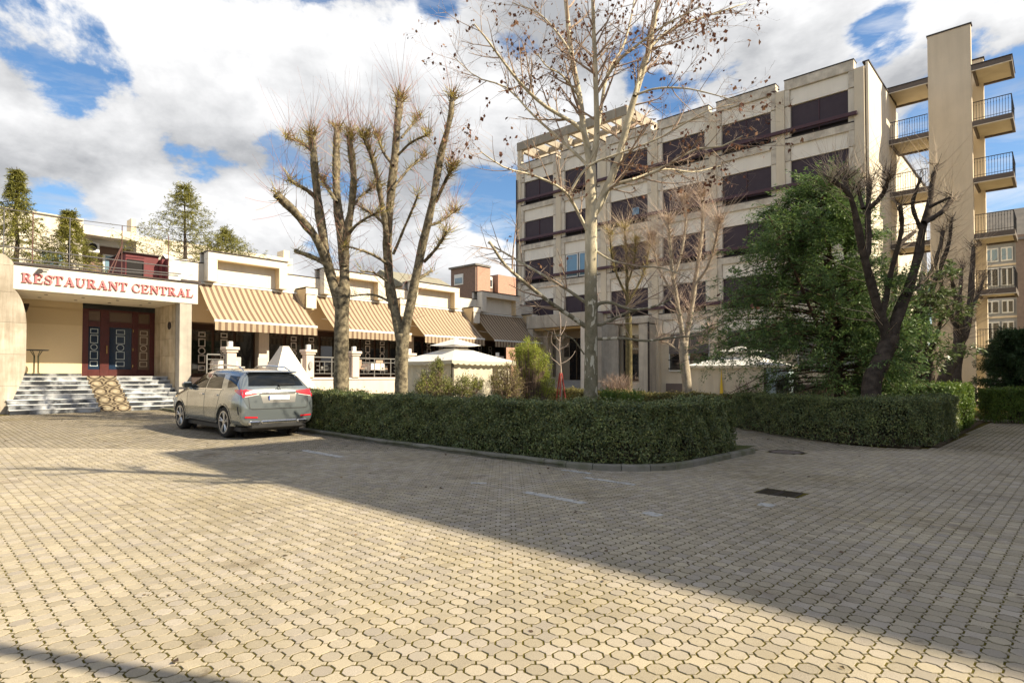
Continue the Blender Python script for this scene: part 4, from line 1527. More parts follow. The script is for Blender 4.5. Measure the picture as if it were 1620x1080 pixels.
def gazebo(name, label, u0, v0, du, dv, z0, eave, peak, seed, gap=None):
    t = T(name, label, 'gazebo', (u0, v0, z0), 'canvas gazebos in the garden')
    rng = random.Random(seed)
    pm = M('gazebo_post', (0.1, 0.085, 0.07), rough=.6)
    for u in (u0 + .06, u0 + du - .06):
        for v in (v0 + .06, v0 + dv - .06):
            t.part('post', pm, MB().box(u - .035, u + .035, v - .035, v + .035, z0, z0 + eave))

    def curtain(p, q, label=None):
        n = max(8, int((Vector(q) - Vector(p)).length / .09))
        vs = []
        dx, dy = q[0] - p[0], q[1] - p[1]
        L_ = math.hypot(dx, dy)
        nx, ny = -dy / L_, dx / L_
        ph = rng.uniform(0, 6)
        for i in range(n + 1):
            s = i / n
            for zz, am in ((z0 + .05, 1.0), (z0 + eave * .5, .8), (z0 + eave - .05, .25)):
                w = am * (.03 * math.sin(i * 1.1 + ph) + .018 * math.sin(i * 2.7 + ph * 2))
                vs.append((p[0] + dx * s + nx * w, p[1] + dy * s + ny * w, zz))
        f = [(3 * i + j, 3 * i + 3 + j, 3 * i + 4 + j, 3 * i + 1 + j) for i in range(n) for j in range(2)]
        t.part('curtain', CANVAS, MB().add(vs, f), smooth=True, fix=False)
    u1, v1 = u0 + du, v0 + dv
    for p, q in (((u0 + .03, v0 + .1), (u0 + .03, v1 - .1)), ((u0 + .1, v1 - .03), (u1 - .1, v1 - .03)), ((u1 - .03, v0 + .1), (u1 - .03, v1 - .1))):
        curtain(p, q)
    if gap:
        curtain((u0 + .08, v0 + .03), (u0 + gap[0], v0 + .03))
        curtain((u0 + gap[1], v0 + .03), (u1 - .08, v0 + .03))
    else:
        curtain((u0 + .1, v0 + .03), (u1 - .1, v0 + .03))
    e, ins = .14, .60
    cu, cv = (u0 + u1) / 2, (v0 + v1) / 2

    def pyramid(a0, b0, a1, b1, za, zb, hole, nm):
        vs = []
        corners = [(a0, b0), (a1, b0), (a1, b1), (a0, b1)]
        N = 6
        mb = MB()
        for k in range(4):
            p, q = corners[k], corners[(k + 1) % 4]
            rows = []
            for j in range(N + 1):
                s = j / N * (1 - hole)
                zz = za + (zb - za) * (s ** 1.12)
                rows.append([(p[0] + (q[0] - p[0]) * i / 4 + (cu - (p[0] + (q[0] - p[0]) * i / 4)) * s, p[1] + (q[1] - p[1]) * i / 4 + (cv - (p[1] + (q[1] - p[1]) * i / 4)) * s, zz - .03 * math.sin(math.pi * i / 4) * (1 - s)) for i in range(5)])
            mb.add([x for r in rows for x in r], [(5 * j + i, 5 * j + i + 1, 5 * j + i + 6, 5 * j + i + 5) for j in range(N) for i in range(4)])
        return t.part(nm, CANVAS_W, mb, fix=False)
    pyramid(u0 - e, v0 - e, u1 + e, v1 + e, z0 + eave, z0 + peak - .12, .18, 'roof')
    c_ = .42
    pyramid(cu - c_ * du * .55, cv - c_ * dv * .55, cu + c_ * du * .55, cv + c_ * dv * .55, z0 + peak - .12, z0 + peak + .16, 0, 'roof_cap')
    # scalloped dark-edged valance
    va = MB()
    vt = M('valance_trim', (0.12, 0.10, 0.07), (0.4, 0.36, 0.26), scale=7, rough=.9)
    for (p, q) in (((u0 - e, v0 - e), (u1 + e, v0 - e)), ((u1 + e, v0 - e), (u1 + e, v1 + e)), ((u1 + e, v1 + e), (u0 - e, v1 + e)), ((u0 - e, v1 + e), (u0 - e, v0 - e))):
        n = 48
        vs = []
        for i in range(n + 1):
            s = i / n
            x, y = p[0] + (q[0] - p[0]) * s, p[1] + (q[1] - p[1]) * s
            sag = -.03 * math.sin(math.pi * s)
            vs += [(x, y, z0 + eave + sag), (x, y, z0 + eave - .10 - .05 * abs(math.sin(i * math.pi / 4)) + sag)]
        va.add(vs, [(2 * i, 2 * i + 2, 2 * i + 3, 2 * i + 1) for i in range(n)])
    t.part('valance', CANVAS, va, fix=False)
    return t


gazebo('gazebo', 'cream canvas gazebo with white double roof left of the thuja', 14.0, 15.6, 3.0, 3.0, gz(15.6) + .06, 2.05, 2.78, 1, gap=(2.0, 2.32))
gb = gazebo('gazebo', 'cream canvas gazebo with a yellow strap, behind the yew', 28.9, 10.3, 4.0, 3.9, .05, 2.1, 2.95, 2)
gb.part('strap', M('strap_yellow', (0.72, 0.5, 0.05), rough=.7), MB().prism([(12.3, .15), (12.55, .15), (12.42, 2.0)], 28.85, 28.87, 'x'))
gb.part('side_sheet', M('sheet_blue', (0.45, 0.56, 0.60), rough=.6, trans=.2), MB().box(29.0, 32.8, 10.29, 10.31, .1, 2.0))

# white pyramid by the terrace
t = T('stone_pyramid', 'smooth white truncated pyramid rising behind the parked car', 'pyramid', (12.5, 24.7, gz(24.7)))
b0 = gz(24.7)
h = 2.95
k = .07


def frus(cu, cv, r0, r1, z0, z1):
    vs = [(cu + sx * r, cv + sy * r, z) for r, z in ((r0, z0), (r1, z1)) for sx, sy in ((-1, -1), (1, -1), (1, 1), (-1, 1))]
    return MB().add(vs, [(3, 2, 1, 0), (4, 5, 6, 7)] + [(i, (i + 1) % 4, 4 + (i + 1) % 4, 4 + i) for i in range(4)])


t.part('body', WALLW, frus(12.5, 24.7, 1.42, .15, b0 - .05, 2.85))
t.part('cap', WALLW, frus(12.5, 24.7, .16, .13, 2.853, 2.89))

# ================================================================ BACKGROUND BUILDINGS
BRICK = M('brick_brown', (0.25, 0.165, 0.13), (0.20, 0.135, 0.105), scale=5, rough=.9, speck=.12, spscale=30)
ROOF_G = M('roof_grey', (0.16, 0.15, 0.14), (0.22, 0.20, 0.18), scale=2, rough=.9)


def back_left():
    v = 45.0
    t = T('apartment_block', 'low cream apartment block with loggia behind the restaurant roof', 'building', (7, v, 0))
    ua, ub = 3.0, 23.4
    la, lb = u_at(128, v), u_at(213, v)
    t.part('wall', STUCCO_PALE, MB().box(ua, la, v, v + 9, 0, 11.3))
    t.part('wall', STUCCO_PALE, MB().box(lb, ub, v, v + 9, 0, 10.9))
    t.part('wall', STUCCO_PALE, MB().box(la, lb, v, v + 9, 0, 7.2))
    t.part('loggia_wall', M('loggia_brown', (0.20, 0.13, 0.10), rough=.9), MB().box(la, lb, v + 1.4, v + 9, 7.2, 10.4))
    t.part('roof_slab', STUCCO_PALE, MB().box(la - .05, lb + .05, v - .25, v + 9, 10.45, 11.0))
    t.part('roof_coping', STUCCO, MB().box(ua, la, v - .12, v + 9, 11.31, 11.38))
    w = t.part('window', WHITE_F, MB().box(u_at(160, v + 1.3), u_at(202, v + 1.3), v + 1.3, v + 1.38, 7.4, 9.6))
    a, b = u_at(161, v + 1.3), u_at(201, v + 1.3)
    for i in range(2):
        t.part('pane', GLASS_B, MB().box(a + .1 + i * (b - a) / 2, a + (i + 1) * (b - a) / 2 - .05, v + 1.27, v + 1.295, 7.5, 9.5), w)
    ac = t.part('air_conditioner', WHITE_F, MB().box(u_at(142, v), u_at(159, v), v + .6, v + 1.0, 9.5, 10.2, .04))
    t.part('fan', DARK, MB().ring((u_at(148, v), v + .59, 9.85), 0, .24, v + .57, v + .598, 16), ac)
    t.part('lintel', WHITE_F, MB().box(la, lb, v + .9, v + 1.3, 10.1, 10.44))
    t.part('parapet_rail', WHITE_F, MB().box(la, lb, v + .1, v + .2, 7.2, 7.9))
    for x in (60, 68, 228, 250, 300, 330, 365, 420):
        uu = u_at(x, v)
        g = t.part('window', WHITE_F, MB().box(uu, uu + 1.0, v - .06, v - .003, 7.6, 9.2))
        t.part('pane', GLASS_B, MB().box(uu + .1, uu + .9, v - .08, v - .065, 7.7, 9.1), g)
    t.part('chimney', STUCCO, MB().box(u_at(212, v), u_at(220, v), v + 1, v + 2, 11, 12.2))
    t.part('chimney', STUCCO, MB().box(u_at(452, v), u_at(461, v), v + .5, v + 1.6, 10, 11.6))
    t.part('canopy', STUCCO, MB().box(u_at(400, v), u_at(450, v), v - 1, v - .1, 10.2, 10.5))


back_left()


def brick_house():
    u0, v0 = 40.0, 47.0
    ul = u_at(752, v0)
    t = T('brick_house', 'brown brick building with dormer windows beyond the restaurant', 'building', (ul, v0, 0))
    vl = v_at(713, ul)
    ur = u_at(799, v0)
    zt = z_at(419, ul, v0)
    mid = u_at(775, v0)
    t.part('wall', BRICK, MB().box(ul, mid - .02, v0, vl, 0, zt))
    rc = u_at(797, v0)
    sunlit_brick = M('brick_sunlit', (0.46, 0.27, 0.20), (0.40, 0.23, 0.17), scale=5, rough=.9, speck=.1, spscale=30)  # sunlit copy of the brown brick, light painted into the colour
    t.part('wall', sunlit_brick, MB().box(ul + .2, mid - .05, v0 - .1, v0 - .01, 0, zt - .1))
    t.part('wall', BRICK, MB().box(mid, ur + 9, v0 + 2.6, vl, 0, zt - 1.2))
    t.part('dormer', BRICK, MB().box(mid + .4, u_at(793, v0), v0 + 1.2, v0 + 2.59, zt - 4.2, zt - 1.3))
    t.part('wall', sunlit_brick, MB().box(u_at(794, v0), ur + 9, v0 + .6, v0 + 2.58, 0, zt - .4))
    t.part('roof', ROOF_G, MB().box(ul - .2, mid, v0 - .2, vl + .2, zt + .005, zt + .2))
    t.part('roof', ROOF_G, MB().box(mid + .01, ur + 9, v0 + 2.3, vl + .2, zt - 1.19, zt - 1.0))
    w = t.part('window', WHITE_F, MB().box(ul - .08, ul - .004, v_at(733, ul), v_at(719, ul), z_at(451, ul, v0 + 3), z_at(434, ul, v0 + 3)))
    t.part('pane', GLASS_B, MB().box(ul - .12, ul - .085, v_at(733, ul) + .15, v_at(719, ul) - .15, z_at(449, ul, v0 + 3), z_at(440, ul, v0 + 3)), w)
    a, b = u_at(767, v0), u_at(790, v0)
    w = t.part('window', WHITE_F, MB().box(a, b, v0 + 1.1, v0 + 1.19, z_at(450, a, v0), z_at(432, a, v0)))
    for i in range(3):
        t.part('pane', GLASS_D, MB().box(a + .15 + i * (b - a) / 3, a + (i + 1) * (b - a) / 3 - .1, v0 + 1.06, v0 + 1.095, z_at(448, a, v0), z_at(437, a, v0)), w)
    t2 = T('low_house', 'grey-roofed cream house left of the brick building', 'building', (30, 52, 0))
    a, b = u_at(640, 52), u_at(725, 52)
    t2.part('wall', STUCCO_PALE, MB().box(a, b, 52, 60, 0, z_at(452, a, 52)))
    zz = z_at(452, a, 52)
    t2.part('roof', M('roof_mossy', (0.22, 0.20, 0.15), (0.28, 0.26, 0.2), scale=2, rough=.9), MB().prism([(51.4, zz), (60.4, zz), (56, zz + 2.2)], a - .4, b + .4, 'x'))


brick_house()


def far_right():
    u = 58.0
    t = T('apartment_block', 'grey-roofed apartment block seen between the right-hand balconies', 'building', (u, 2, 0))
    grey = M('far_stucco', (0.33, 0.345, 0.37), (0.29, 0.30, 0.32), scale=1, rough=.9, streak=.2)
    va, vb = -4.0, 5.6
    ze = z_at(382, u, 3)
    t.part('wall', grey, MB().box(u, u + 8, va, vb, 0, ze))
    t.part('wall', M('brick_grey', (0.24, 0.19, 0.17), (0.20, 0.16, 0.145), scale=5, rough=.9), MB().box(u - .3, u + 6, -9, v_at(1611, u), 0, ze + .4))
    t.part('roof', ROOF_G, MB().prism([(u - .5, ze), (u + 8.5, ze), (u + 5.5, z_at(322, u, 3)), (u + 2.6, z_at(322, u, 3))], va - .3, vb + .3, 'y') if False else MB().prism([(u - .5, ze + .003), (u + 8.5, ze + .003), (u + 5.5, z_at(320, u, 3)), (u + 2.4, z_at(320, u, 3))], va - .3, vb + .3, 'y'))
    zs = [(412, 390), (452, 422), (495, 474), (537, 508), (590, 560)]
    for j, (yb, yt) in enumerate(zs):
        for (x0, x1) in ((1560, 1583), (1587, 1606)):
            v1, v0 = v_at(x0, u), v_at(x1, u)
            w = t.part('window', WHITE_F, MB().box(u - .08, u - .003, v0, v1, z_at(yb, u, 3), z_at(yt, u, 3)))
            for i in range(2):
                h = (v1 - v0) / 2
                t.part('pane', GLASS_D if j else GLASS_B, MB().box(u - .11, u - .085, v0 + h * i + .07, v0 + h * (i + 1) - .05, z_at(yb, u, 3) + .1, z_at(yt, u, 3) - .1), w)
        t.part('string_course', STUCCO, MB().box(u - .06, u - .002, va, vb, z_at(yb, u, 3) - .35, z_at(yb, u, 3) - .2))


far_right()


# ================================================================ ROOF FURNITURE
def roof_things():
    pipe = M('galvanised', (0.20, 0.19, 0.19), rough=.45, metal=.6)
    t = T('roof_railing', 'tall rusty pipe frame standing along the restaurant roof edge', 'railing', (3.9, 28.7, 5.75))
    v = 28.7
    rust = M('rust_pipe', (0.13, 0.06, 0.05), rough=.7)
    for n, x in enumerate((2, 48, 107, 190, 264)):
        u = u_at(x, v)
        t.part('post', rust if n in (1, 3, 4) else pipe, MB().tube([(u, v, 5.75), (u, v, z_at((330, 334, 343, 356, 372)[n], u, v))], .017, 6))
    for y0, y1, m, xr in ((328, 365, pipe, 267), (388, 421, pipe, 267), (407, 433, pipe, 285), (413, 436, pipe, 280)):
        u0, u1 = u_at(-20, v), u_at(xr, v)
        mid = [(u0 + (u1 - u0) * s, v, z_at(y0, u_at(0, v), v) + (z_at(y1, u1, v) - z_at(y0, u_at(0, v), v)) * s - (.05 * math.sin(s * math.pi) if y0 == 328 else 0)) for s in (0, .25, .5, .75, 1)]
        t.part('rail', m, MB().tube(mid, .014 if y0 == 328 else .022, 6))
    for d in (.35, .5):
        u = u_at(190, v)
        t.part('brace', rust, MB().tube([(u - d, v, 5.75), (u, v, 7.0)], .022, 6))
    maroon = M('maroon_sheet', (0.15, 0.03, 0.035), (0.12, 0.028, 0.03), scale=4, rough=.7)
    u0, u1 = u_at(196, 30), u_at(258, 30)
    b = T('plant_box', 'maroon sheet metal plant housing on the restaurant roof', 'roof housing', (u0, 30, 5.9))
    b.part('body', maroon, MB().box(u0, u0 + 1.3, 30.0, 32.5, 5.75, z_at(404, u0 + 1, 30), .01))
    b.part('side_box', maroon, MB().box(u0 + 1.303, u1, 29.6, 32.5, 5.75, z_at(410, u1, 29.6), .01))
    b.part('lid', METAL_D, MB().box(u0 - .08, u0 + 1.34, 29.9, 32.6, z_at(404, u0 + 1, 30) + .003, z_at(404, u0 + 1, 30) + .05))
    b.part('louvre', DARK, MB().prism([(29.97, 5.8), (29.97, 6.7), (29.995, 6.7), (29.995, 5.8)], u0 + .05, u0 + .7, 'x'))
    c0, c1 = u_at(265, 29.2), u_at(304, 29.2)
    c = T('covered_unit', 'roof unit wrapped in a crumpled white sheet beside the maroon housing', 'covered unit', (c0, 29.2, 5.9))
    rng = random.Random(1)
    mb = MB()
    n = 7
    zt = z_at(408, c0, 29.2)
    vs = []
    for j in range(n + 1):
        for i in range(n + 1):
            vs.append((c0 + (c1 - c0) * i / n, 29.2 + rng.uniform(-.03, .03), 5.8 + (zt - 5.8) * j / n - (.1 * i / n if j == n else 0)))
    for j in range(1, 4):
        for i in range(n + 1):
            vs.append((c0 + (c1 - c0) * i / n, 29.2 + 1.2 * j / 3, zt + .1 * math.sin(i) * .4 + (.28 if j == 2 else .05) - .1 * i / n))
    mb.add(vs, [(j * (n + 1) + i, j * (n + 1) + i + 1, (j + 1) * (n + 1) + i + 1, (j + 1) * (n + 1) + i) for j in range(n + 3) for i in range(n)])
    c.part('sheet', M('sheet_white', (0.66, 0.63, 0.58), rough=.7, bump=.4, bscale=6), mb, fix=False)
    c.part('side_sheet', maroon, MB().box(c0 - .02, c0 - .003, 29.25, 30.3, 5.8, zt))
    c.part('stand', METAL_D, MB().box(c0 + .5, c1 + .3, 29.1, 29.5, 5.75, 5.95))
    # light and lens on the sign
    l = T('flood_lamp', 'small grey flood lamp fixed above the first letters of the sign', 'lamp', (4.55, 28.1, 5.6))
    l.part('body', pipe, MB().tube([(4.62, 28.02, 5.5), (4.62, 28.15, 5.56)], [.1, .06], 10))
    l.part('arm', METAL_D, MB().box(4.66, 4.9, 28.1, 28.13, 5.58, 5.61))
    s = T('wall_bell', 'dark bell shaped lamp on the inside of the stone wing', 'lamp', (4.4, 30.6, 4.4))
    s.part('shade', METAL_D, MB().tube([(4.28, 30.3, 4.35), (4.42, 30.3, 4.35), (4.62, 30.3, 4.3)], [.05, .12, .2], 12))


roof_things()


def entrance_things():
    # runner carpet down the steps
    u0, u1 = 6.45, 7.5
    t = T('carpet_runner', 'beige patterned runner carpet laid down the middle of the marble steps', 'carpet', (u0, 27.4, gz(27.4)))
    g0 = gz(27.5)
    rise = (1.6 - g0) / 8
    prof = [(27.38, g0 + .012)]
    for i in range(8):
        v0 = 27.45 + i * .2929
        prof += [(v0 - .032, g0 + rise * i + .015), (v0 - .034, g0 + rise * (i + 1) + .012)]
    prof += [(31.1, 1.612)]
    d = 0
    vs = []
    m = bpy.data.materials.new('carpet')
    m.use_nodes = True
    mb = MB()
    for v, z in prof:
        vs += [(u0, v, z), (u1, v, z), (u0, v, z - .008), (u1, v, z - .008)]
    n = len(prof)
    fs = []
    for i in range(n - 1):
        a, b = 4 * i, 4 * i + 4
        fs += [(a, a + 1, b + 1, b), (a, b, b + 2, a + 2), (a + 1, a + 3, b + 3, b + 1)]
    mb.add(vs, fs)
    o = t.part('carpet', m, mb, fix=False)
    nt, p, N, L = nodes_of(m)
    uvl = o.data.uv_layers.new(name='run')
    acc = [0]
    for i in range(1, n):
        acc.append(acc[-1] + math.hypot(prof[i][0] - prof[i - 1][0], prof[i][1] - prof[i - 1][1]))
    for lp in o.data.loops:
        vi = lp.vertex_index
        uvl.data[lp.index].uv = (1.0 if vi % 2 else 0.0, acc[vi // 4])
    uvn = N('ShaderNodeUVMap')
    uvn.uv_map = 'run'
    sx = N('ShaderNodeSeparateXYZ')
    L(uvn.outputs[0], sx.inputs[0])

    def mth(op, a, b=0.0):
        q = N('ShaderNodeMath')
        q.operation = op
        for i, x in enumerate((a, b)):
            if isinstance(x, (int, float)):
                q.inputs[i].default_value = x
            else:
                L(x, q.inputs[i])
        return q.outputs[0]
    cu = mth('ABSOLUTE', mth('SINE', mth('MULTIPLY', sx.outputs[0], math.pi * 2)))
    cv = mth('ABSOLUTE', mth('SINE', mth('MULTIPLY', sx.outputs[1], math.pi / .30)))
    s = mth('MULTIPLY', cu, cv)
    s2 = mth('ADD', mth('MULTIPLY', cu, .55), mth('MULTIPLY', cv, .55))
    band = mth('ABSOLUTE', mth('SUBTRACT', mth('FRACT', mth('MULTIPLY', s2, 2.1), 0), .5))
    core = mth('GREATER_THAN', s, .88)
    rp = N('ShaderNodeValToRGB')
    e = rp.color_ramp.elements
    e[0].position, e[0].color = .2, (0.05, 0.033, 0.022, 1)
    e[1].position, e[1].color = .30, (0.29, 0.235, 0.155, 1)
    L(band, rp.inputs[0])
    mx = N('ShaderNodeMix')
    mx.data_type = 'RGBA'
    L(core, mx.inputs['Factor'])
    L(rp.outputs[0], mx.inputs['A'])
    mx.inputs['B'].default_value = (0.40, 0.345, 0.25, 1)
    L(mx.outputs['Result'], p.inputs['Base Color'])
    p.inputs['Roughness'].default_value = .95
    # standing table on the landing
    c = (u_at(57, 30.2), 30.2)
    b = T('bistro_table', 'tall round-topped table with bent tube legs left of the restaurant door', 'table', (c[0], c[1], 1.6))
    b.part('top', IRON_B, MB().tube([(c[0], c[1], 2.62), (c[0], c[1], 2.66)], [.38, .42], 24))
    for k in range(4):
        a = k * math.pi / 2 + .4
        x, y = math.cos(a), math.sin(a)
        b.part('leg', M('leg_olive', (0.05, 0.05, 0.025), rough=.5), MB().tube([(c[0] + x * .22, c[1] + y * .22, 1.612), (c[0] + x * .1, c[1] + y * .1, 1.75), (c[0] + x * .09, c[1] + y * .09, 2.4), (c[0] + x * .22, c[1] + y * .22, 2.615)], .014, 6))
    # furniture on the terrace
    seatm = M('chair_beige', (0.42, 0.30, 0.22), rough=.8)
    cloth = M('tablecloth', (0.7, 0.66, 0.62), rough=.85)
    spots = [(12.1, 28.4, 'dark', 'white-seated chair on the terrace behind the car roof'), (13.2, 28.0, 'pale', 'chair on the terrace behind the top of the pyramid'), (18.6, 28.2, 'beige', 'beige terrace chair just right of the first trunk'),
             (20.0, 28.2, 'beige', 'beige terrace chair left of the second trunk'), (15.6, 28.4, 'pale', 'terrace chair behind the railing right of the oval lamp')]
    for u, v, kd, lb in spots:
        ch = T('terrace_chair', lb, 'chair', (u, v, 1.55), 'chairs on the terrace')
        mm = seatm if kd == 'beige' else M('chair_pale', (0.5, 0.46, 0.42), rough=.7)
        ch.part('seat', mm, MB().box(u - .24, u + .24, v - .24, v + .24, 1.98, 2.05, .02))
        ch.part('backrest', mm, MB().box(u - .24, u + .24, v + .2, v + .26, 2.06, 2.5, .02))
        for sx_ in (-.21, .21):
            for sy in (-.21, .21):
                ch.part('leg', IRON_B, MB().box(u + sx_ - .018, u + sx_ + .018, v + sy - .018, v + sy + .018, 1.553, 1.98))
    for u, v, lb in ((14.0, 28.6, 'cloth-covered terrace table behind the pyramid'), (19.3, 28.0, 'white-covered terrace table between the two pollarded trunks'), (11.4, 28.2, 'cloth-covered terrace table beside the porch pier')):
        ta = T('terrace_table', lb, 'table', (u, v, 1.55), 'tables on the terrace')
        ta.part('top', cloth, MB().box(u - .42, u + .42, v - .42, v + .42, 2.27, 2.3, .01))
        ta.part('cloth', cloth, frus(u, v, .46, .43, 1.95, 2.268))
        ta.part('leg', IRON_B, MB().tube([(u, v, 1.553), (u, v, 1.95)], .05, 8))


entrance_things()
# ================================================================ TREES
def bark(name, a, b, c=None, scale=6.0, patch=False, bump=.8):
    m = M(name, a, b, scale=scale, rough=.92, bump=bump, bscale=28, spec=.12, detail=8, speck=.15, spscale=40)
    if patch:                              # plane-tree plates: pale scars on olive grey
        nt, p, N, L = nodes_of(m)
        g = N('ShaderNodeNewGeometry')
        mp = N('ShaderNodeMapping')
        mp.inputs['Scale'].default_value = (1, 1, .45)
        L(g.outputs['Position'], mp.inputs['Vector'])
        nz = N('ShaderNodeTexNoise')
        nz.inputs['Scale'].default_value = 7.5
        nz.inputs['Detail'].default_value = 3
        nz.inputs['Distortion'].default_value = .6
        L(mp.outputs[0], nz.inputs['Vector'])
        mr = N('ShaderNodeMapRange')
        mr.inputs['From Min'].default_value = .60
        mr.inputs['From Max'].default_value = .62
        L(nz.outputs['Fac'], mr.inputs['Value'])
        # the scars thin out towards the pale upper limbs
        sx = N('ShaderNodeSeparateXYZ')
        L(g.outputs['Position'], sx.inputs[0])
        hr = N('ShaderNodeMapRange')
        hr.inputs['From Min'].default_value = 3.6
        hr.inputs['From Max'].default_value = 5.4
        L(sx.outputs[2], hr.inputs['Value'])
        mxh = N('ShaderNodeMix')
        mxh.data_type = 'RGBA'
        L(hr.outputs[0], mxh.inputs['Factor'])
        old = p.inputs['Base Color'].links[0].from_socket
        mx = N('ShaderNodeMix')
        mx.data_type = 'RGBA'
        L(mr.outputs[0], mx.inputs['Factor'])
        L(old, mx.inputs['A'])
        mx.inputs['B'].default_value = (*c, 1)
        L(mx.outputs['Result'], mxh.inputs['A'])
        nz2 = N('ShaderNodeTexNoise')
        nz2.inputs['Scale'].default_value = 5
        L(mp.outputs[0], nz2.inputs['Vector'])
        mx2 = N('ShaderNodeMix')
        mx2.data_type = 'RGBA'
        mr2 = N('ShaderNodeMapRange')
        mr2.inputs['From Min'].default_value = .4
        mr2.inputs['From Max'].default_value = .6
        L(nz2.outputs['Fac'], mr2.inputs['Value'])
        L(mr2.outputs[0], mx2.inputs['Factor'])
        mx2.inputs['A'].default_value = (0.66, 0.58, 0.43, 1)
        mx2.inputs['B'].default_value = (0.46, 0.40, 0.29, 1)
        L(mx2.outputs['Result'], mxh.inputs['B'])
        L(mxh.outputs['Result'], p.inputs['Base Color'])
    return m


def limb_mesh(path, rad, n, rng, knob=.06):
    path, rad = np.asarray(path), np.asarray(rad)
    V, F = tube_batch(path[None], rad[None], n)
    m = len(path)
    V = V.reshape(m, n, 3)
    c = path[:, None, :]
    amp = 1 + knob * rng.normal(size=(m, n, 1))
    V = c + (V - c) * amp
    V = V.reshape(-1, 3)
    cap = np.array([[(m - 1) * n + k for k in range(n)]])
    return V, [F[0], cap]


def children_of(path, rad, rng, count, lrange, spread, up, t0=.25, t1=1.0, m=6, thin=.55, wob=.06):
    """Side shoots of one limb: arrays (B,m,3), (B,m)."""
    path, rad = np.asarray(path), np.asarray(rad)
    ts = rng.uniform(t0, t1, count)
    x = ts * (len(path) - 1)
    i = np.minimum(x.astype(int), len(path) - 2)
    f = (x - i)[:, None]
    P = path[i] * (1 - f) + path[i + 1] * f
    tan = path[i + 1] - path[i]
    tan /= np.linalg.norm(tan, axis=1, keepdims=True) + 1e-9
    r = rad[i]
    rnd = rng.normal(size=(count, 3))
    side = rnd - tan * np.sum(rnd * tan, 1, keepdims=True)
    side /= np.linalg.norm(side, axis=1, keepdims=True)
    ang = np.radians(rng.uniform(*spread, count))[:, None]
    d = tan * np.cos(ang) + side * np.sin(ang)
    ln = rng.uniform(*lrange, count)[:, None]
    out = [P]
    for k in range(1, m):
        d = d + np.array((0, 0, up)) + rng.normal(0, wob, (count, 3))
        d /= np.linalg.norm(d, axis=1, keepdims=True)
        out.append(out[-1] + d * ln / (m - 1))
    A = np.stack(out, 1)
    Rr = (np.minimum(r * thin, .028 * ln[:, 0] + .004))[:, None] * np.linspace(1, .3, m)[None]
    return A, Rr


def join(parts):
    vs, groups, base = [], {}, 0
    for V, F in parts:
        vs.append(V)
        for f in F:
            groups.setdefault(f.shape[1], []).append(f + base)
        base += len(V)
    return np.vstack(vs), [np.vstack(g) for g in groups.values()]


def px_path(pts, Y0, dy, n=14):
    """Limb through pixels of the photograph; its depth runs from Y0 to Y0+dy."""
    m = len(pts)
    L_ = [0]
    for a, b in zip(pts, pts[1:]):
        L_.append(L_[-1] + math.hypot(b[0] - a[0], b[1] - a[1]))
    w = [at(p[0], p[1], Y0 + dy * (L_[i] / L_[-1]) ** 1.2) for i, p in enumerate(pts)]
    return smooth_path(w, n)


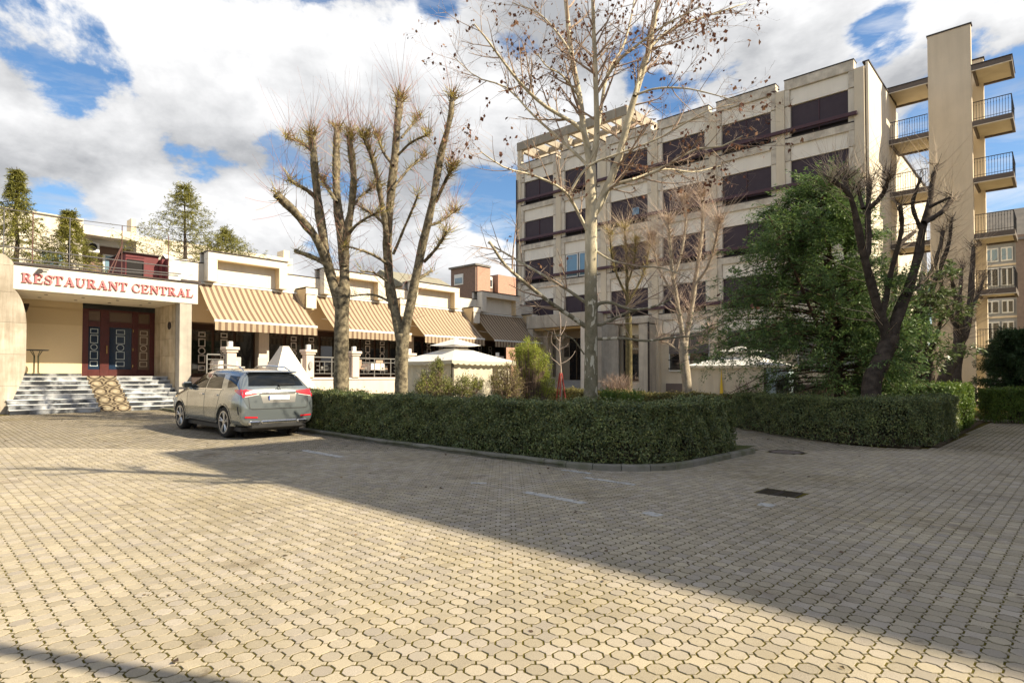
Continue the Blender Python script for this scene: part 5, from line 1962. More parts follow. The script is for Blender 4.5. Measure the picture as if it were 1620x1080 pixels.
def plane_tree():
    Y = 15.5
    rng = np.random.default_rng(21)
    g = at(935, 640, Y)
    base = (g.x, Y, 0.03)
    t = T('plane_tree', 'big pale-barked plane tree still holding brown leaves in the garden', 'tree', base, world=True)
    bk = bark('plane_bark', (0.27, 0.235, 0.165), (0.18, 0.16, 0.105), (0.60, 0.55, 0.44), patch=True, bump=.4)
    tw = M('plane_twig', (0.42, 0.31, 0.23), (0.30, 0.21, 0.16), scale=3, rough=.85)
    tp = smooth_path([Vector((g.x - .02, Y, -.1)), at(935, 590, Y), at(935, 500, Y), at(934.5, 420, Y), at(935.5, 333, Y), at(934, 262, Y)], 22)
    tr = np.interp(np.linspace(0, 1, 22), [0, .08, .3, .7, 1], [.27, .185, .165, .155, .14])
    V, F = limb_mesh(tp, tr, 16, rng, .025)
    t.arr('trunk', bk, V, F, smooth=True)
    limbs = [
        ([(934, 262), (924, 207), (917, 155), (904, 85), (895, 0), (888, -60), (884, -120)], .092, .035, .8),
        ([(934, 265), (944, 222), (943, 148), (941, 92), (939, 37), (936, -40), (930, -110)], .085, .03, -1.0),
        ([(938, 340), (950, 320), (976, 259), (995, 185), (1006, 148), (1024, 89), (1036, 30), (1046, -40), (1060, -100)], .12, .03, -1.2),
        ([(1004, 152), (1020, 92), (1042, 62), (1075, 40), (1130, 22), (1180, 5)], .055, .012, .9),
        ([(944, 222), (960, 120), (985, 75), (1000, 20), (1010, -50)], .05, .015, 2.0),
        ([(943, 150), (975, 100), (1010, 70), (1060, 35), (1110, 10)], .045, .012, -2.4),
        ([(932, 235), (917, 202), (865, 170), (828, 137), (798, 100), (770, 62), (750, 38)], .062, .014, -1.6),
        ([(934, 270), (924, 256), (880, 215), (843, 182), (802, 139), (754, 122), (717, 89)], .05, .010, 1.4),
        ([(932, 372), (924, 355), (911, 330), (898, 307), (872, 289), (835, 275), (798, 265), (760, 240)], .05, .012, -2.2),
        ([(900, 309), (915, 282), (935, 260), (976, 244), (1036, 222), (1087, 193), (1120, 175), (1160, 165)], .035, .010, -1.0),
        ([(938, 332), (955, 308), (973, 292), (1013, 281), (1050, 265), (1098, 237), (1140, 232), (1175, 215)], .06, .012, -1.8),
        ([(1000, 284), (1050, 268), (1098, 272), (1140, 262)], .03, .010, 1.3),
        ([(904, 85), (880, 50), (850, 20), (810, 5)], .035, .01, 1.2),
        ([(917, 155), (890, 120), (865, 105), (850, 85)], .028, .01, -1.4),
        ([(1006, 150), (1040, 140), (1085, 140), (1130, 150), (1165, 160)], .03, .008, -1.5),
        ([(926, 516), (904, 501), (874, 481), (837, 452), (800, 420), (774, 382)], .062, .032, -1.5),
        ([(926, 478), (894, 456), (849, 429), (800, 401), (772, 384)], .045, .02, .8),
        ([(940, 492), (948, 480), (968, 479), (995, 489), (1022, 488), (1047, 480), (1062, 472)], .05, .02, -1.0),
        ([(941, 514), (958, 511), (983, 498), (1010, 490)], .045, .03, .6),
        ([(944, 398), (968, 412), (1010, 421), (1047, 424), (1091, 440)], .03, .010, -1.4),
        ([(942, 536), (985, 535), (1022, 539), (1059, 534), (1090, 532), (1120, 528)], .042, .014, -.6),
        ([(924, 560), (905, 535), (880, 530), (860, 520)], .02, .008, -.8),
    ]
    tips, twigs = [], []
    for pts, r0, r1, dy in limbs:
        Yb = Y if pts[0][0] < 1000 or pts[0][0] > 1010 else Y - .7
        P = px_path(pts, Yb, dy, 16)
        rr = np.linspace(r0, r1, 16)
        V, F = limb_mesh(P, rr, 10, rng, .03)
        t.arr('limb', bk, V, F, smooth=True)
        ln = np.linalg.norm(np.diff(P, axis=0), axis=1).sum()
        low = pts[0][1] > 380
        A, Ra = children_of(P, rr, rng, int(4 + ln * (1.6 if low else 3.0)), (.45, 1.5), (25, 65), .03 if low else .06, .2, 1, 6)
        twigs.append(tube_batch(A, Ra, 4))
        for a, ra in zip(A, Ra):
            B, Rb = children_of(a, ra, rng, 3 if low else 5, (.25, .75), (25, 60), .05, .25, 1, 5, .6)
            twigs.append(tube_batch(B, Rb, 3))
            for b, rb in zip(B, Rb):
                C, Rc = children_of(b, rb, rng, 2, (.1, .4), (25, 65), .04, .3, 1, 4, .7)
                twigs.append(tube_batch(C, np.maximum(Rc, .0022), 3))
                if not low or rng.random() < .12:
                    tips += [c[-1] for c in C]
                    tips.append(b[-1])
    V, F = join(twigs)
    t.arr('twigs', tw, V, F, kind='stuff')
    tips = np.array(tips)
    keep = rng.random(len(tips)) < (.13 + .33 * (np.sin(tips[:, 0] * 1.7) * np.sin(tips[:, 2] * 1.3 + 1) > .0))
    tips = tips[keep]
    k = rng.integers(1, 4, len(tips))
    P = np.repeat(tips, k, 0) + rng.normal(0, .035, (k.sum(), 3))
    al = np.c_[rng.normal(0, .5, (len(P), 2)), -np.ones(len(P))]
    vs, f = leaf_quads(P, rng.normal(size=(len(P), 3)), rng.uniform(.06, .13, len(P)), rng, .75, al)
    t.arr('leaves', M('dead_leaf', (0.20, 0.085, 0.055), (0.10, 0.05, 0.035), scale=3, rough=.8, isl=.4, col3=(0.28, 0.15, 0.08), trans=.25), vs, f, kind='stuff')


plane_tree()


def burst(P, rng, n, lmin, lmax, cone, r=.0048, up=.04):
    """Fan of straight young shoots from a pollard knob."""
    d = np.c_[rng.normal(0, cone, (n, 2)), np.ones(n)]
    d /= np.linalg.norm(d, axis=1, keepdims=True)
    L_ = rng.uniform(lmin, lmax, n)[:, None]
    o = np.array(P)[None] + rng.normal(0, .07, (n, 3))
    pts = [o]
    for k in range(1, 5):
        d = d + np.array((0, 0, up)) + rng.normal(0, .05, (n, 3))
        d /= np.linalg.norm(d, axis=1, keepdims=True)
        pts.append(pts[-1] + d * L_ / 4)
    A = np.stack(pts, 1)
    return A, np.full((n, 1), r) * np.linspace(1, .35, 5)[None]


def pollard(name, label, Y, base_px, trunk, limbs, barkm, shootm, mossm, seed, rtrunk, shoots=26, lsh=(.7, 2.0), fuzz=1.0, group=None, gzv=None, cone=.5, side=6):
    rng = np.random.default_rng(seed)
    g = at(*base_px, Y)
    z = gz(uv_of(g.x, Y)[1])
    t = T(name, label, 'tree', (g.x, Y, z), group, world=True)
    tp = smooth_path([Vector((g.x, Y, z - .1))] + [at(x, y, Y) for x, y in trunk], 18)
    tr = np.interp(np.linspace(0, 1, 18), [0, .1, .4, 1], [rtrunk * 1.45, rtrunk * 1.08, rtrunk, rtrunk * .95])
    V, F = limb_mesh(tp, tr, 16, rng, .035)
    t.arr('trunk', barkm, V, F, smooth=True)
    sh, fz = [], []
    for pts, r0, r1, dy, knob in limbs:
        P = px_path(pts, Y, dy, 14)
        rr = np.linspace(r0, r1, 14)
        rr[-2:] *= 1.0
        V, F = limb_mesh(P, rr * (1 + .10 * np.sin(np.arange(14) * 2.1 + seed)), 10, rng, .085)
        t.arr('limb', barkm, V, F, smooth=True)
        ln = np.linalg.norm(np.diff(P, axis=0), axis=1).sum()
        if knob:
            A, Ra = burst(P[-1], rng, int(shoots * knob), lsh[0], lsh[1], cone)
            sh.append(tube_batch(A, Ra, 3))
            for q in (-2, -3):
                A, Ra = burst(P[q], rng, int(shoots * knob * .5), lsh[0] * .5, lsh[1] * .8, cone * 1.3, .005)
                sh.append(tube_batch(A, Ra, 3))
            A, Ra = burst(P[-1], rng, int(85 * fuzz * knob), .08, .5, 1.2, .011, .0)
            fz.append(tube_batch(A, Ra, 3))
            A, Ra = children_of(P, rr, rng, int(110 * fuzz * knob), (.10, .45), (35, 85), .10, .45, 1, 4, .3)
            fz.append(tube_batch(A, np.maximum(Ra, .004), 3))
        A, Ra = children_of(P, rr, rng, int(ln * side), (.3, 1.3), (35, 80), .10, .1, 1, 5, .12)
        sh.append(tube_batch(A, np.clip(Ra, .002, .006), 3))
        A, Ra = children_of(P, rr, rng, int(ln * 14 * fuzz), (.06, .28), (40, 95), .05, .1, 1, 4, .2)
        fz.append(tube_batch(A, np.maximum(Ra, .003), 3))
    V, F = join(sh)
    t.arr('shoots', shootm, V, F, kind='stuff')
    V, F = join(fz)
    t.arr('mossy_spurs', mossm, V, F, kind='stuff')
    return t


BK1 = bark('bark_mossy', (0.31, 0.26, 0.175), (0.075, 0.062, 0.045), scale=8)
BK2 = bark('bark_dark', (0.105, 0.082, 0.066), (0.045, 0.036, 0.030), scale=6)
BK3 = bark('bark_grey', (0.42, 0.36, 0.28), (0.26, 0.22, 0.17), scale=6)
SHOOT_P = M('shoot_pink', (0.45, 0.20, 0.19), (0.45, 0.28, 0.18), scale=2, rough=.7)
SHOOT_Y = M('shoot_straw', (0.58, 0.46, 0.32), (0.46, 0.33, 0.24), scale=2, rough=.7)
SHOOT_R = M('shoot_red', (0.46, 0.33, 0.27), (0.52, 0.42, 0.33), scale=2, rough=.7)
MOSS_Y = M('spur_moss', (0.42, 0.34, 0.08), (0.27, 0.22, 0.075), scale=4, rough=.9)
SPUR_D = M('spur_dark', (0.12, 0.09, 0.065), (0.07, 0.05, 0.04), scale=4, rough=.9)

G2 = 'pollarded trees before the awnings'
pollard('pollarded_tree', 'thick-trunked pollarded tree with five mossy heads, left of the pair', 19.0, (540, 640), [(540, 600), (540, 540), (541, 490), (541, 455)],
        [([(540, 490), (530, 460), (513, 393), (503, 317), (497, 250), (493, 213)], .16, .10, -.5, 1),
         ([(543, 480), (545, 433), (542, 383), (533, 317), (532, 250), (533, 203)], .19, .10, .8, .9),
         ([(545, 420), (547, 383), (555, 333), (560, 283), (555, 240), (553, 215)], .13, .09, -.9, 1),
         ([(527, 448), (522, 430), (503, 383), (477, 347), (450, 320), (437, 307)], .13, .12, -1.6, .25),
         ([(524, 432), (515, 418), (497, 408), (468, 397)], .09, .07, 1.2, .12),
         ([(503, 317), (490, 304), (475, 295), (458, 285)], .07, .05, -1.0, .3),
         ([(496, 243), (492, 238), (477, 225), (455, 218)], .06, .045, 1.0, .5),
         ([(545, 383), (560, 360), (580, 345), (600, 335)], .05, .03, -1.2, .3),
         ([(555, 330), (572, 310), (590, 295)], .05, .035, 1.0, .4),
         ([(532, 320), (520, 300), (510, 285)], .06, .05, 1.0, .5)],
        BK1, SHOOT_P, MOSS_Y, 31, .225, group=G2, side=8)
pollard('pollarded_tree', 'forked pollarded tree with tall bushy heads, right of the pair', 19.0, (636, 640), [(635, 600), (636, 560), (637, 528)],
        [([(636, 545), (628, 507), (619, 467), (615, 433), (613, 393), (615, 350), (618, 307), (626, 240), (630, 183), (633, 157)], .17, .11, .7, 1.5),
         ([(613, 385), (607, 340), (600, 300), (592, 260), (577, 217)], .10, .06, -1.2, 1.1),
         ([(637, 545), (643, 511), (650, 478), (657, 444), (667, 393), (680, 340), (690, 287), (700, 233), (712, 190), (715, 153)], .17, .075, -.8, .8),
         ([(660, 441), (670, 436), (683, 428)], .06, .04, .5, .1),
         ([(671, 414), (690, 393), (707, 367)], .055, .04, -.8, .4),
         ([(676, 358), (697, 350), (720, 333)], .05, .04, .8, .5),
         ([(689, 320), (707, 282), (717, 262)], .055, .045, -.5, .7),
         ([(622, 402), (640, 360), (655, 325), (662, 306)], .045, .03, -1, .15),
         ([(620, 300), (647, 267), (671, 247)], .045, .03, .9, .4),
         ([(630, 245), (650, 226), (678, 212)], .04, .03, -.9, .4),
         ([(635, 218), (650, 200), (661, 186)], .04, .03, .6, .4),
         ([(608, 355), (592, 340), (573, 330)], .05, .03, 1, .3),
         ([(614, 418), (590, 403), (565, 394), (545, 389)], .05, .025, -.9, .2),
         ([(617, 477), (594, 467), (575, 466), (553, 469)], .04, .02, .8, .1),
         ([(613, 446), (592, 432), (570, 429)], .035, .02, -.7, .1),
         ([(622, 262), (606, 240), (598, 215)], .05, .035, .6, .6)],
        BK1, SHOOT_P, MOSS_Y, 32, .20, group=G2, side=8)
pollard('pollarded_tree', 'dark leaning pollarded tree rising from the bed in front of the yew', 15.5, (1376, 640), [(1379, 610), (1392, 575), (1405, 545), (1409, 532)],
        [([(1405, 550), (1400, 520), (1392, 500), (1381, 456), (1367, 408), (1356, 352), (1344, 308), (1318, 286)], .145, .05, -.9, .9),
         ([(1343, 308), (1338, 290), (1336, 280)], .07, .06, .3, .9),
         ([(1367, 410), (1374, 390), (1373, 334), (1376, 288)], .09, .06, .8, 1),
         ([(1374, 331), (1396, 308), (1407, 278)], .06, .045, -.5, .9),
         ([(1366, 330), (1356, 296)], .05, .04, .4, .5),
         ([(1410, 550), (1415, 519), (1433, 467), (1452, 408), (1459, 364), (1470, 327), (1474, 290), (1482, 262)], .155, .045, .7, .25),
         ([(1456, 362), (1444, 327), (1450, 300), (1457, 281)], .05, .035, -.5, .15),
         ([(1462, 353), (1490, 335), (1506, 315)], .06, .06, .6, .3),
         ([(1470, 328), (1490, 318), (1504, 312)], .045, .03, -.3, .1),
         ([(1396, 500), (1402, 470), (1408, 438), (1422, 390), (1448, 366)], .08, .05, 1.2, .1),
         ([(1408, 438), (1426, 364), (1424, 326)], .06, .05, -.8, .3),
         ([(1433, 467), (1450, 455), (1475, 432)], .06, .03, 1, .2)],
        BK2, SHOOT_Y, SPUR_D, 33, .215, shoots=34, lsh=(.5, 1.5), fuzz=.35, cone=.75, side=5)
# smaller trees between the plane tree and the office block
pollard('pollarded_tree', 'grey pollarded tree with twiggy heads in front of the office block', 26.5, (1088, 640), [(1087, 612), (1082, 568), (1082, 540)],
        [([(1082, 545), (1075, 500), (1070, 470), (1064, 434), (1060, 390), (1058, 350)], .11, .06, -.8, 1),
         ([(1084, 545), (1090, 510), (1095, 478), (1102, 430), (1108, 390), (1112, 345), (1110, 310)], .13, .06, .8, 1.1),
         ([(1070, 470), (1050, 440), (1038, 410), (1030, 375)], .06, .04, 1, 1),
         ([(1098, 452), (1118, 425), (1130, 390), (1138, 350)], .06, .04, -1, 1),
         ([(1066, 440), (1078, 400), (1085, 350), (1082, 315)], .06, .04, .9, 1),
         ([(1082, 562), (1060, 545), (1045, 540)], .04, .025, .8, .2),
         ([(1084, 556), (1108, 540), (1125, 520)], .035, .02, -.8, .3)],
        BK3, SHOOT_R, SHOOT_Y, 34, .2, shoots=80, lsh=(.5, 2.4), fuzz=1.0, cone=1.1, side=40)
pollard('pollarded_tree', 'slim mossy tree with upright twigs beside the bay window', 28.0, (995, 640), [(995, 600), (995, 540), (994, 500)],
        [([(994, 505), (992, 454), (991, 405), (988, 360)], .10, .04, .4, 1),
         ([(993, 470), (978, 440), (968, 405), (965, 370)], .06, .03, -.8, .8),
         ([(993, 480), (1010, 450), (1022, 420), (1028, 385)], .06, .03, .9, .8),
         ([(992, 452), (1003, 415), (1006, 380)], .05, .03, -.6, .8)],
        bark('bark_olive', (0.18, 0.15, 0.075), (0.10, 0.085, 0.045), scale=6), SHOOT_Y, MOSS_Y, 35, .155, shoots=50, lsh=(.5, 2.0), fuzz=.8, cone=1.0, side=34)
# trunks on the right, beyond the yew
TR = 'bare trees between the yew and the stair tower'
for nm, Y, b, tr, lim, r, sd in (
    ('leaning bare tree with knotty fork, nearest the stair tower wall', 21.5, (1484, 650), [(1488, 618), (1498, 588), (1512, 562), (1520, 545)],
     [([(1516, 553), (1528, 520), (1535, 480), (1538, 430), (1540, 390)], .16, .06, .6, .6), ([(1520, 545), (1522, 515), (1512, 470), (1505, 440)], .12, .05, -.6, .5), ([(1534, 490), (1548, 465), (1556, 440)], .07, .04, .5, .5), ([(1520, 530), (1505, 500), (1492, 470), (1488, 430)], .1, .05, .4, .5)], .20, 41),
    ('upright bare tree right of the leaning one, against the tower', 23.5, (1515, 650), [(1514, 620), (1512, 590), (1516, 560)],
     [([(1516, 565), (1514, 520), (1518, 470), (1522, 420)], .15, .05, .5, .6), ([(1516, 560), (1530, 520), (1534, 490)], .1, .05, -.5, .5)], .19, 42),
    ('dark knobbly trunk left of the porch under the balconies', 20.5, (1420, 650), [(1424, 620), (1430, 590), (1436, 565)],
     [([(1434, 570), (1440, 530), (1450, 490), (1470, 440), (1485, 400), (1492, 365)], .13, .06, .7, .5), ([(1436, 560), (1425, 520), (1420, 480), (1410, 440)], .1, .05, -.5, .4)], .18, 43),
    ('dark trunk right of the porch under the balconies', 20.8, (1470, 650), [(1468, 620), (1470, 590), (1466, 565)],
     [([(1466, 570), (1460, 530), (1468, 480), (1485, 430), (1500, 390), (1505, 350)], .12, .05, .6, .5), ([(1467, 565), (1482, 530), (1490, 500)], .09, .05, -.5, .4)], .17, 44),
    ('thin dark trunk between the yew and the dark leaning tree', 19.8, (1350, 650), [(1352, 620), (1356, 590), (1360, 570)],
     [([(1360, 575), (1362, 530), (1355, 490), (1352, 450)], .09, .04, .5, .2), ([(1360, 570), (1372, 535), (1380, 500)], .07, .04, -.4, .2)], .12, 45)):
    pollard('bare_tree', nm, Y, b, tr, lim, BK2 if sd in (43, 44, 45) else bark('bark_brown', (0.14, 0.11, 0.09), (0.075, 0.06, 0.05), scale=6), SHOOT_Y, SPUR_D, sd, r, shoots=30, lsh=(.4, 1.4), fuzz=.5, group=TR, cone=.9, side=16)


# ---------------------------------------------------------------- evergreens
def sprays(paths, rng, per, size, aspect, droop=.2, jit=.03):
    """Needle sprays along many branchlets (B,m,3)."""
    A = np.asarray(paths)
    B, m, _ = A.shape
    s = rng.uniform(.1, 1, (B, per)) * (m - 1)
    i = np.minimum(s.astype(int), m - 2)
    f = (s - i)[..., None]
    bi = np.arange(B)[:, None]
    P = A[bi, i] * (1 - f) + A[bi, i + 1] * f
    tan = A[bi, i + 1] - A[bi, i]
    tan /= np.linalg.norm(tan, axis=-1, keepdims=True) + 1e-9
    P, tan = P.reshape(-1, 3), tan.reshape(-1, 3)
    P = P + rng.normal(0, jit, P.shape)
    al = tan + rng.normal(0, .55, P.shape) + np.array((0, 0, -droop))
    nr = np.array((0, 0, 1.0)) + rng.normal(0, .55, P.shape)
    return leaf_quads(P, nr, rng.uniform(.6, 1.4, len(P)) * size, rng, aspect, al)


def yew():
    Y = 18.3
    rng = np.random.default_rng(51)
    g = at(1325, 640, Y)
    t = T('yew', 'broad dark green yew with sunlit left side and several stems', 'tree', (g.x, Y, 0.0), world=True)
    bk = bark('yew_bark', (0.11, 0.065, 0.045), (0.06, 0.04, 0.03), scale=6)
    stems = []
    for k, (pts, r0, r1, dy) in enumerate((([(1326, 645), (1326, 600), (1322, 540), (1316, 470), (1312, 400), (1312, 330), (1316, 275)], .13, .03, .3),
                                          ([(1326, 610), (1335, 540), (1340, 460), (1336, 380), (1330, 320)], .07, .025, .8),
                                          ([(1325, 600), (1300, 530), (1270, 460), (1240, 390), (1215, 340)], .07, .02, -1.0))):
        P = px_path(pts, Y, dy, 16)
        rr = np.linspace(r0, r1, 16)
        V, F = limb_mesh(P, rr, 10, rng, .05)
        t.arr('trunk' if k == 0 else 'stem', bk, V, F, smooth=True)
        stems.append((P, rr))
    prof = lambda z: np.interp(z, [.5, .9, 1.5, 2.4, 3.4, 4.5, 5.6, 6.6, 7.4, 7.9], [.9, 2.0, 2.9, 3.15, 3.0, 2.55, 2.1, 1.55, .85, .2])
    bo, br = [], []
    P0, _ = stems[0]
    for k in range(235):
        z = rng.uniform(1.2, 7.7) if k > 45 else rng.uniform(1.3, 3.8)
        j = np.interp(z, P0[:, 2], np.arange(16))
        o = np.array([np.interp(j, np.arange(16), P0[:, i]) for i in range(3)])
        az = rng.uniform(0, 2 * math.pi)
        rl = prof(z) * rng.uniform(.62, 1.08) * (1 + .50 * max(0, -math.cos(az))) * (1 - .38 * max(0, math.cos(az)))
        d = np.array((math.cos(az), math.sin(az), 0))
        rise = rng.uniform(.05, .45) * (1 if z > 1.6 else .15)
        pts = np.array([o + d * rl * s + np.array((0, 0, rl * (rise * s - (.34 + (.12 if z < 2.2 else 0)) * s ** 2.4) - .0)) for s in np.linspace(0, 1, 9)])
        pts[1:] += np.cumsum(rng.normal(0, .03, (8, 3)), 0)
        pts[:, 2] = np.maximum(pts[:, 2], .42)
        bo.append(pts)
        br.append(np.linspace(.028, .006, 9))
    V, F = tube_batch(np.array(bo), np.array(br), 4)
    t.arr('boughs', bk, V, F, kind='stuff')
    bl = []
    for pts, rr in zip(bo, br):
        A, Ra = children_of(pts, np.full(9, .02), rng, 24, (.3, .85), (30, 70), -.09, .22, 1, 5)
        bl.append(A)
    bl = np.vstack(bl)
    V, F = tube_batch(bl, np.full((len(bl), 5), .004) * np.linspace(1, .5, 5), 3)
    t.arr('branchlets', M('yew_twig', (0.05, 0.05, 0.025), rough=.9), V, F, kind='stuff')
    m = M('yew_needle', (0.145, 0.235, 0.075), (0.09, 0.16, 0.06), scale=1.2, rough=.5, isl=.35, col3=(0.22, 0.30, 0.08), trans=.32, spec=.4)
    vs, f = sprays(bl, rng, 24, .105, .28, .25, .035)
    t.arr('crown', m, vs, f, kind='stuff')


yew()


def conifer(name, label, Y, px, py_top, py_base, hw, seed, mat, group=None, whorls=22, per=10, leaf=.16, droop=.3, dens=16, taper=.85, sparse=0.0, world_z=0.0, up=.15, narrow=.2):
    rng = np.random.default_rng(seed)
    g = at(px, 640, Y)
    top = at(px, py_top, Y)
    t = T(name, label, 'tree', (g.x, Y, world_z), group, world=True)
    H = top.z - world_z
    n = 14
    tp = np.c_[g.x + (top.x - g.x) * np.linspace(0, 1, n) + rng.normal(0, .02, n), np.full(n, Y), np.linspace(world_z, top.z, n)]
    bk = bark('conifer_bark', (0.11, 0.085, 0.065), (0.06, 0.05, 0.04), scale=6)
    V, F = limb_mesh(tp, np.linspace(.02 * H + .03, .012, n), 8, rng, .03)
    t.arr('trunk', bk, V, F, smooth=True)
    bo = []
    zb = max(world_z + .4, at(px, py_base, Y).z)
    wid = hw * Y / 953
    for k in range(whorls):
        s = (k + rng.uniform(0, .25)) / whorls
        z = zb + (top.z - zb) * s
        L_ = wid * (1 - s) ** taper + .10
        ph = rng.uniform(0, 6)
        for q in range(per):
            if rng.random() < sparse:
                continue
            az = ph + 2 * math.pi * (q + rng.uniform(-.3, .3)) / per
            l = L_ * rng.uniform(.75, 1.08)
            d = np.array((math.cos(az), math.sin(az), 0))
            x = np.interp(z, tp[:, 2], tp[:, 0])
            bo.append(np.array([(x, Y, z) + d * l * q_ + np.array((0, 0, l * (up * q_ - droop * q_ ** 2 + .16 * q_ ** 4))) for q_ in np.linspace(0, 1, 7)]))
    bo = np.array(bo)
    V, F = tube_batch(bo, np.full((len(bo), 7), .016) * np.linspace(1, .3, 7), 3)
    t.arr('boughs', bk, V, F, kind='stuff')
    bl = [children_of(b, np.full(7, .01), rng, 9, (.05 * wid + .08, .11 * wid + .1), (35, 60), -.22, .15, 1, 4)[0] for b in bo]
    bl = np.vstack(bl + [bo[:, 0:4], bo[:, 3:7], bo[:, 3:7]])
    vs, f = sprays(bl, rng, dens, leaf, narrow, .45, .02)
    t.arr('crown', mat, vs, f, kind='stuff')


SPR_Y = M('spruce_olive', (0.30, 0.29, 0.065), (0.19, 0.20, 0.055), scale=.8, rough=.6, isl=.35, col3=(0.30, 0.27, 0.07), trans=.3)
SPR_D = M('spruce_dark', (0.075, 0.125, 0.05), (0.05, 0.085, 0.035), scale=.8, rough=.6, isl=.35, col3=(0.06, 0.11, 0.03), trans=.2)
GS = 'spruces behind the restaurant'
conifer('spruce', 'tallest olive spruce at the left edge behind the stone wing', 29.0, 26, 264, 420, 78, 61, SPR_Y, GS, 17, 8, .15, .45, 12, 1.5, .1, 0, .12)
conifer('spruce', 'bushy olive spruce standing behind the sign letters', 29.5, 110, 330, 425, 72, 62, SPR_Y, GS, 13, 8, .15, .5, 12, 1.5, .1, 0, .12)
conifer('spruce', 'feathery open spruce behind the covered roof unit', 37.0, 292, 290, 420, 112, 63, SPR_Y, GS, 14, 8, .17, .1, 10, 1.35, .1, 0, .2)
conifer('spruce', 'low spruce tip just right of the feathery one', 40.0, 358, 362, 420, 70, 64, SPR_Y, GS, 10, 8, .17, .1, 10, 1.3, .2, 0, .2)
conifer('spruce', 'dark layered conifer behind the hedge at far right', 23.5, 1612, 520, 650, 62, 65, SPR_D, None, 16, 12, .15, .2, 20, .35, .05)


def leafy_tree():
    """Broad-leaved evergreen among the bare trunks on the right."""
    Y = 20.0
    rng = np.random.default_rng(71)
    g = at(1445, 640, Y)
    t = T('evergreen_tree', 'broad-leaved evergreen tree with drooping leaves among the dark trunks', 'tree', (g.x, Y, 0), world=True)
    P = px_path([(1444, 655), (1446, 600), (1452, 550), (1458, 500), (1462, 460)], Y, .3, 14)
    V, F = limb_mesh(P, np.linspace(.09, .04, 14), 8, rng, .05)
    t.arr('trunk', BK2, V, F, smooth=True)
    brs = []
    for k in range(34):
        j = rng.integers(3, 14)
        tx, ty = rng.uniform(1412, 1545), rng.uniform(420, 588)
        if ty > 520 and rng.random() < .3:
            tx = rng.uniform(1415, 1520)
        e = np.array(at(tx, ty, Y + rng.uniform(-1.2, 1.2)))
        o = P[j]
        pts = np.array([o + (e - o) * s + np.array((0, 0, .35 * math.sin(math.pi * s))) for s in np.linspace(0, 1, 7)])
        brs.append(pts)
    brs = np.array(brs)
    V, F = tube_batch(brs, np.full((len(brs), 7), .02) * np.linspace(1, .3, 7), 4)
    t.arr('branches', BK2, V, F, kind='stuff')
    bl = np.vstack([children_of(b, np.full(7, .015), rng, 7, (.2, .55), (30, 75), -.03, .5, 1, 4)[0] for b in brs])
    V, F = tube_batch(bl, np.full((len(bl), 4), .005), 3)
    t.arr('twigs', BK2, V, F, kind='stuff')
    m = M('broad_leaf', (0.17, 0.22, 0.07), (0.11, 0.15, 0.06), scale=1.2, rough=.38, isl=.35, col3=(0.12, 0.16, 0.05), trans=.25, spec=.5)
    vs, f = sprays(bl, rng, 16, .17, .3, .7, .03)
    t.arr('crown', m, vs, f, kind='stuff')


leafy_tree()


def clump_bush(name, label, Y, blobs, seed, mat, leaf=.06, n=9000, stems=60, group=None, twiggy=0, aspect=.45, up=.9):
    """Bush of leafy tufts: blobs are (px, py, half width px, half height px)."""
    rng = np.random.default_rng(seed)
    bx = np.mean([b[0] for b in blobs])
    g = at(bx, 640, Y)
    z = gz(uv_of(g.x, Y)[1]) + .05
    t = T(name, label, 'shrub', (g.x, Y, z), group, world=True)
    tot = sum(b[2] * b[3] for b in blobs)
    Ps, st = [], []
    for (px, py, hw, hh) in blobs:
        c = np.array(at(px, py, Y + rng.uniform(-.4, .4)))
        rx, rz = hw * Y / 953, hh * Y / 953
        k = max(4, int(34 * hw * hh / 250))
        for _ in range(k):
            q = rng.normal(size=3)
            q /= np.linalg.norm(q)
            q *= rng.uniform(.35, 1) ** .5
            e = c + q * np.array((rx, rx, rz))
            e[2] = max(e[2], z + .08)
            o = np.array((g.x, Y, z)) * .45 + np.array((c[0], c[1], z)) * .55
            st.append(np.array([o + (e - o) * s + np.array((0, 0, .12 * math.sin(math.pi * s))) for s in np.linspace(0, 1, 5)]))
            mm = max(6, int(n * hw * hh / tot / k))
            pt = e + rng.normal(0, 1, (mm, 3)) * np.array((.10, .10, .15)) * (rx + .25)
            Ps.append(pt)
    st = np.array(st)
    V, F = tube_batch(st, np.full((len(st), 5), .012) * np.linspace(1, .35, 5), 4)
    t.arr('stems', M('shrub_stem', (0.22, 0.15, 0.11), (0.14, 0.10, 0.075), scale=4, rough=.9), V, F, kind='stuff')
    if twiggy:
        bl = np.vstack([children_of(s, np.full(5, .01), rng, twiggy, (.15, .5), (25, 70), .03, .3, 1, 4)[0] for s in st])
        V, F = tube_batch(bl, np.full((len(bl), 4), .004) * np.linspace(1, .5, 4), 3)
        t.arr('twigs', M('shrub_twig', (0.34, 0.24, 0.19), (0.25, 0.18, 0.14), scale=4, rough=.9), V, F, kind='stuff')
    if mat:
        P = np.vstack(Ps)
        P[:, 2] = np.maximum(P[:, 2], z + .02)
        al = np.c_[rng.normal(0, .6, (len(P), 2)), rng.normal(up, .5, len(P))]
        vs, f = leaf_quads(P, rng.normal(size=(len(P), 3)), rng.uniform(.6, 1.4, len(P)) * leaf, rng, aspect, al)
        t.arr('foliage', mat, vs, f, kind='stuff')


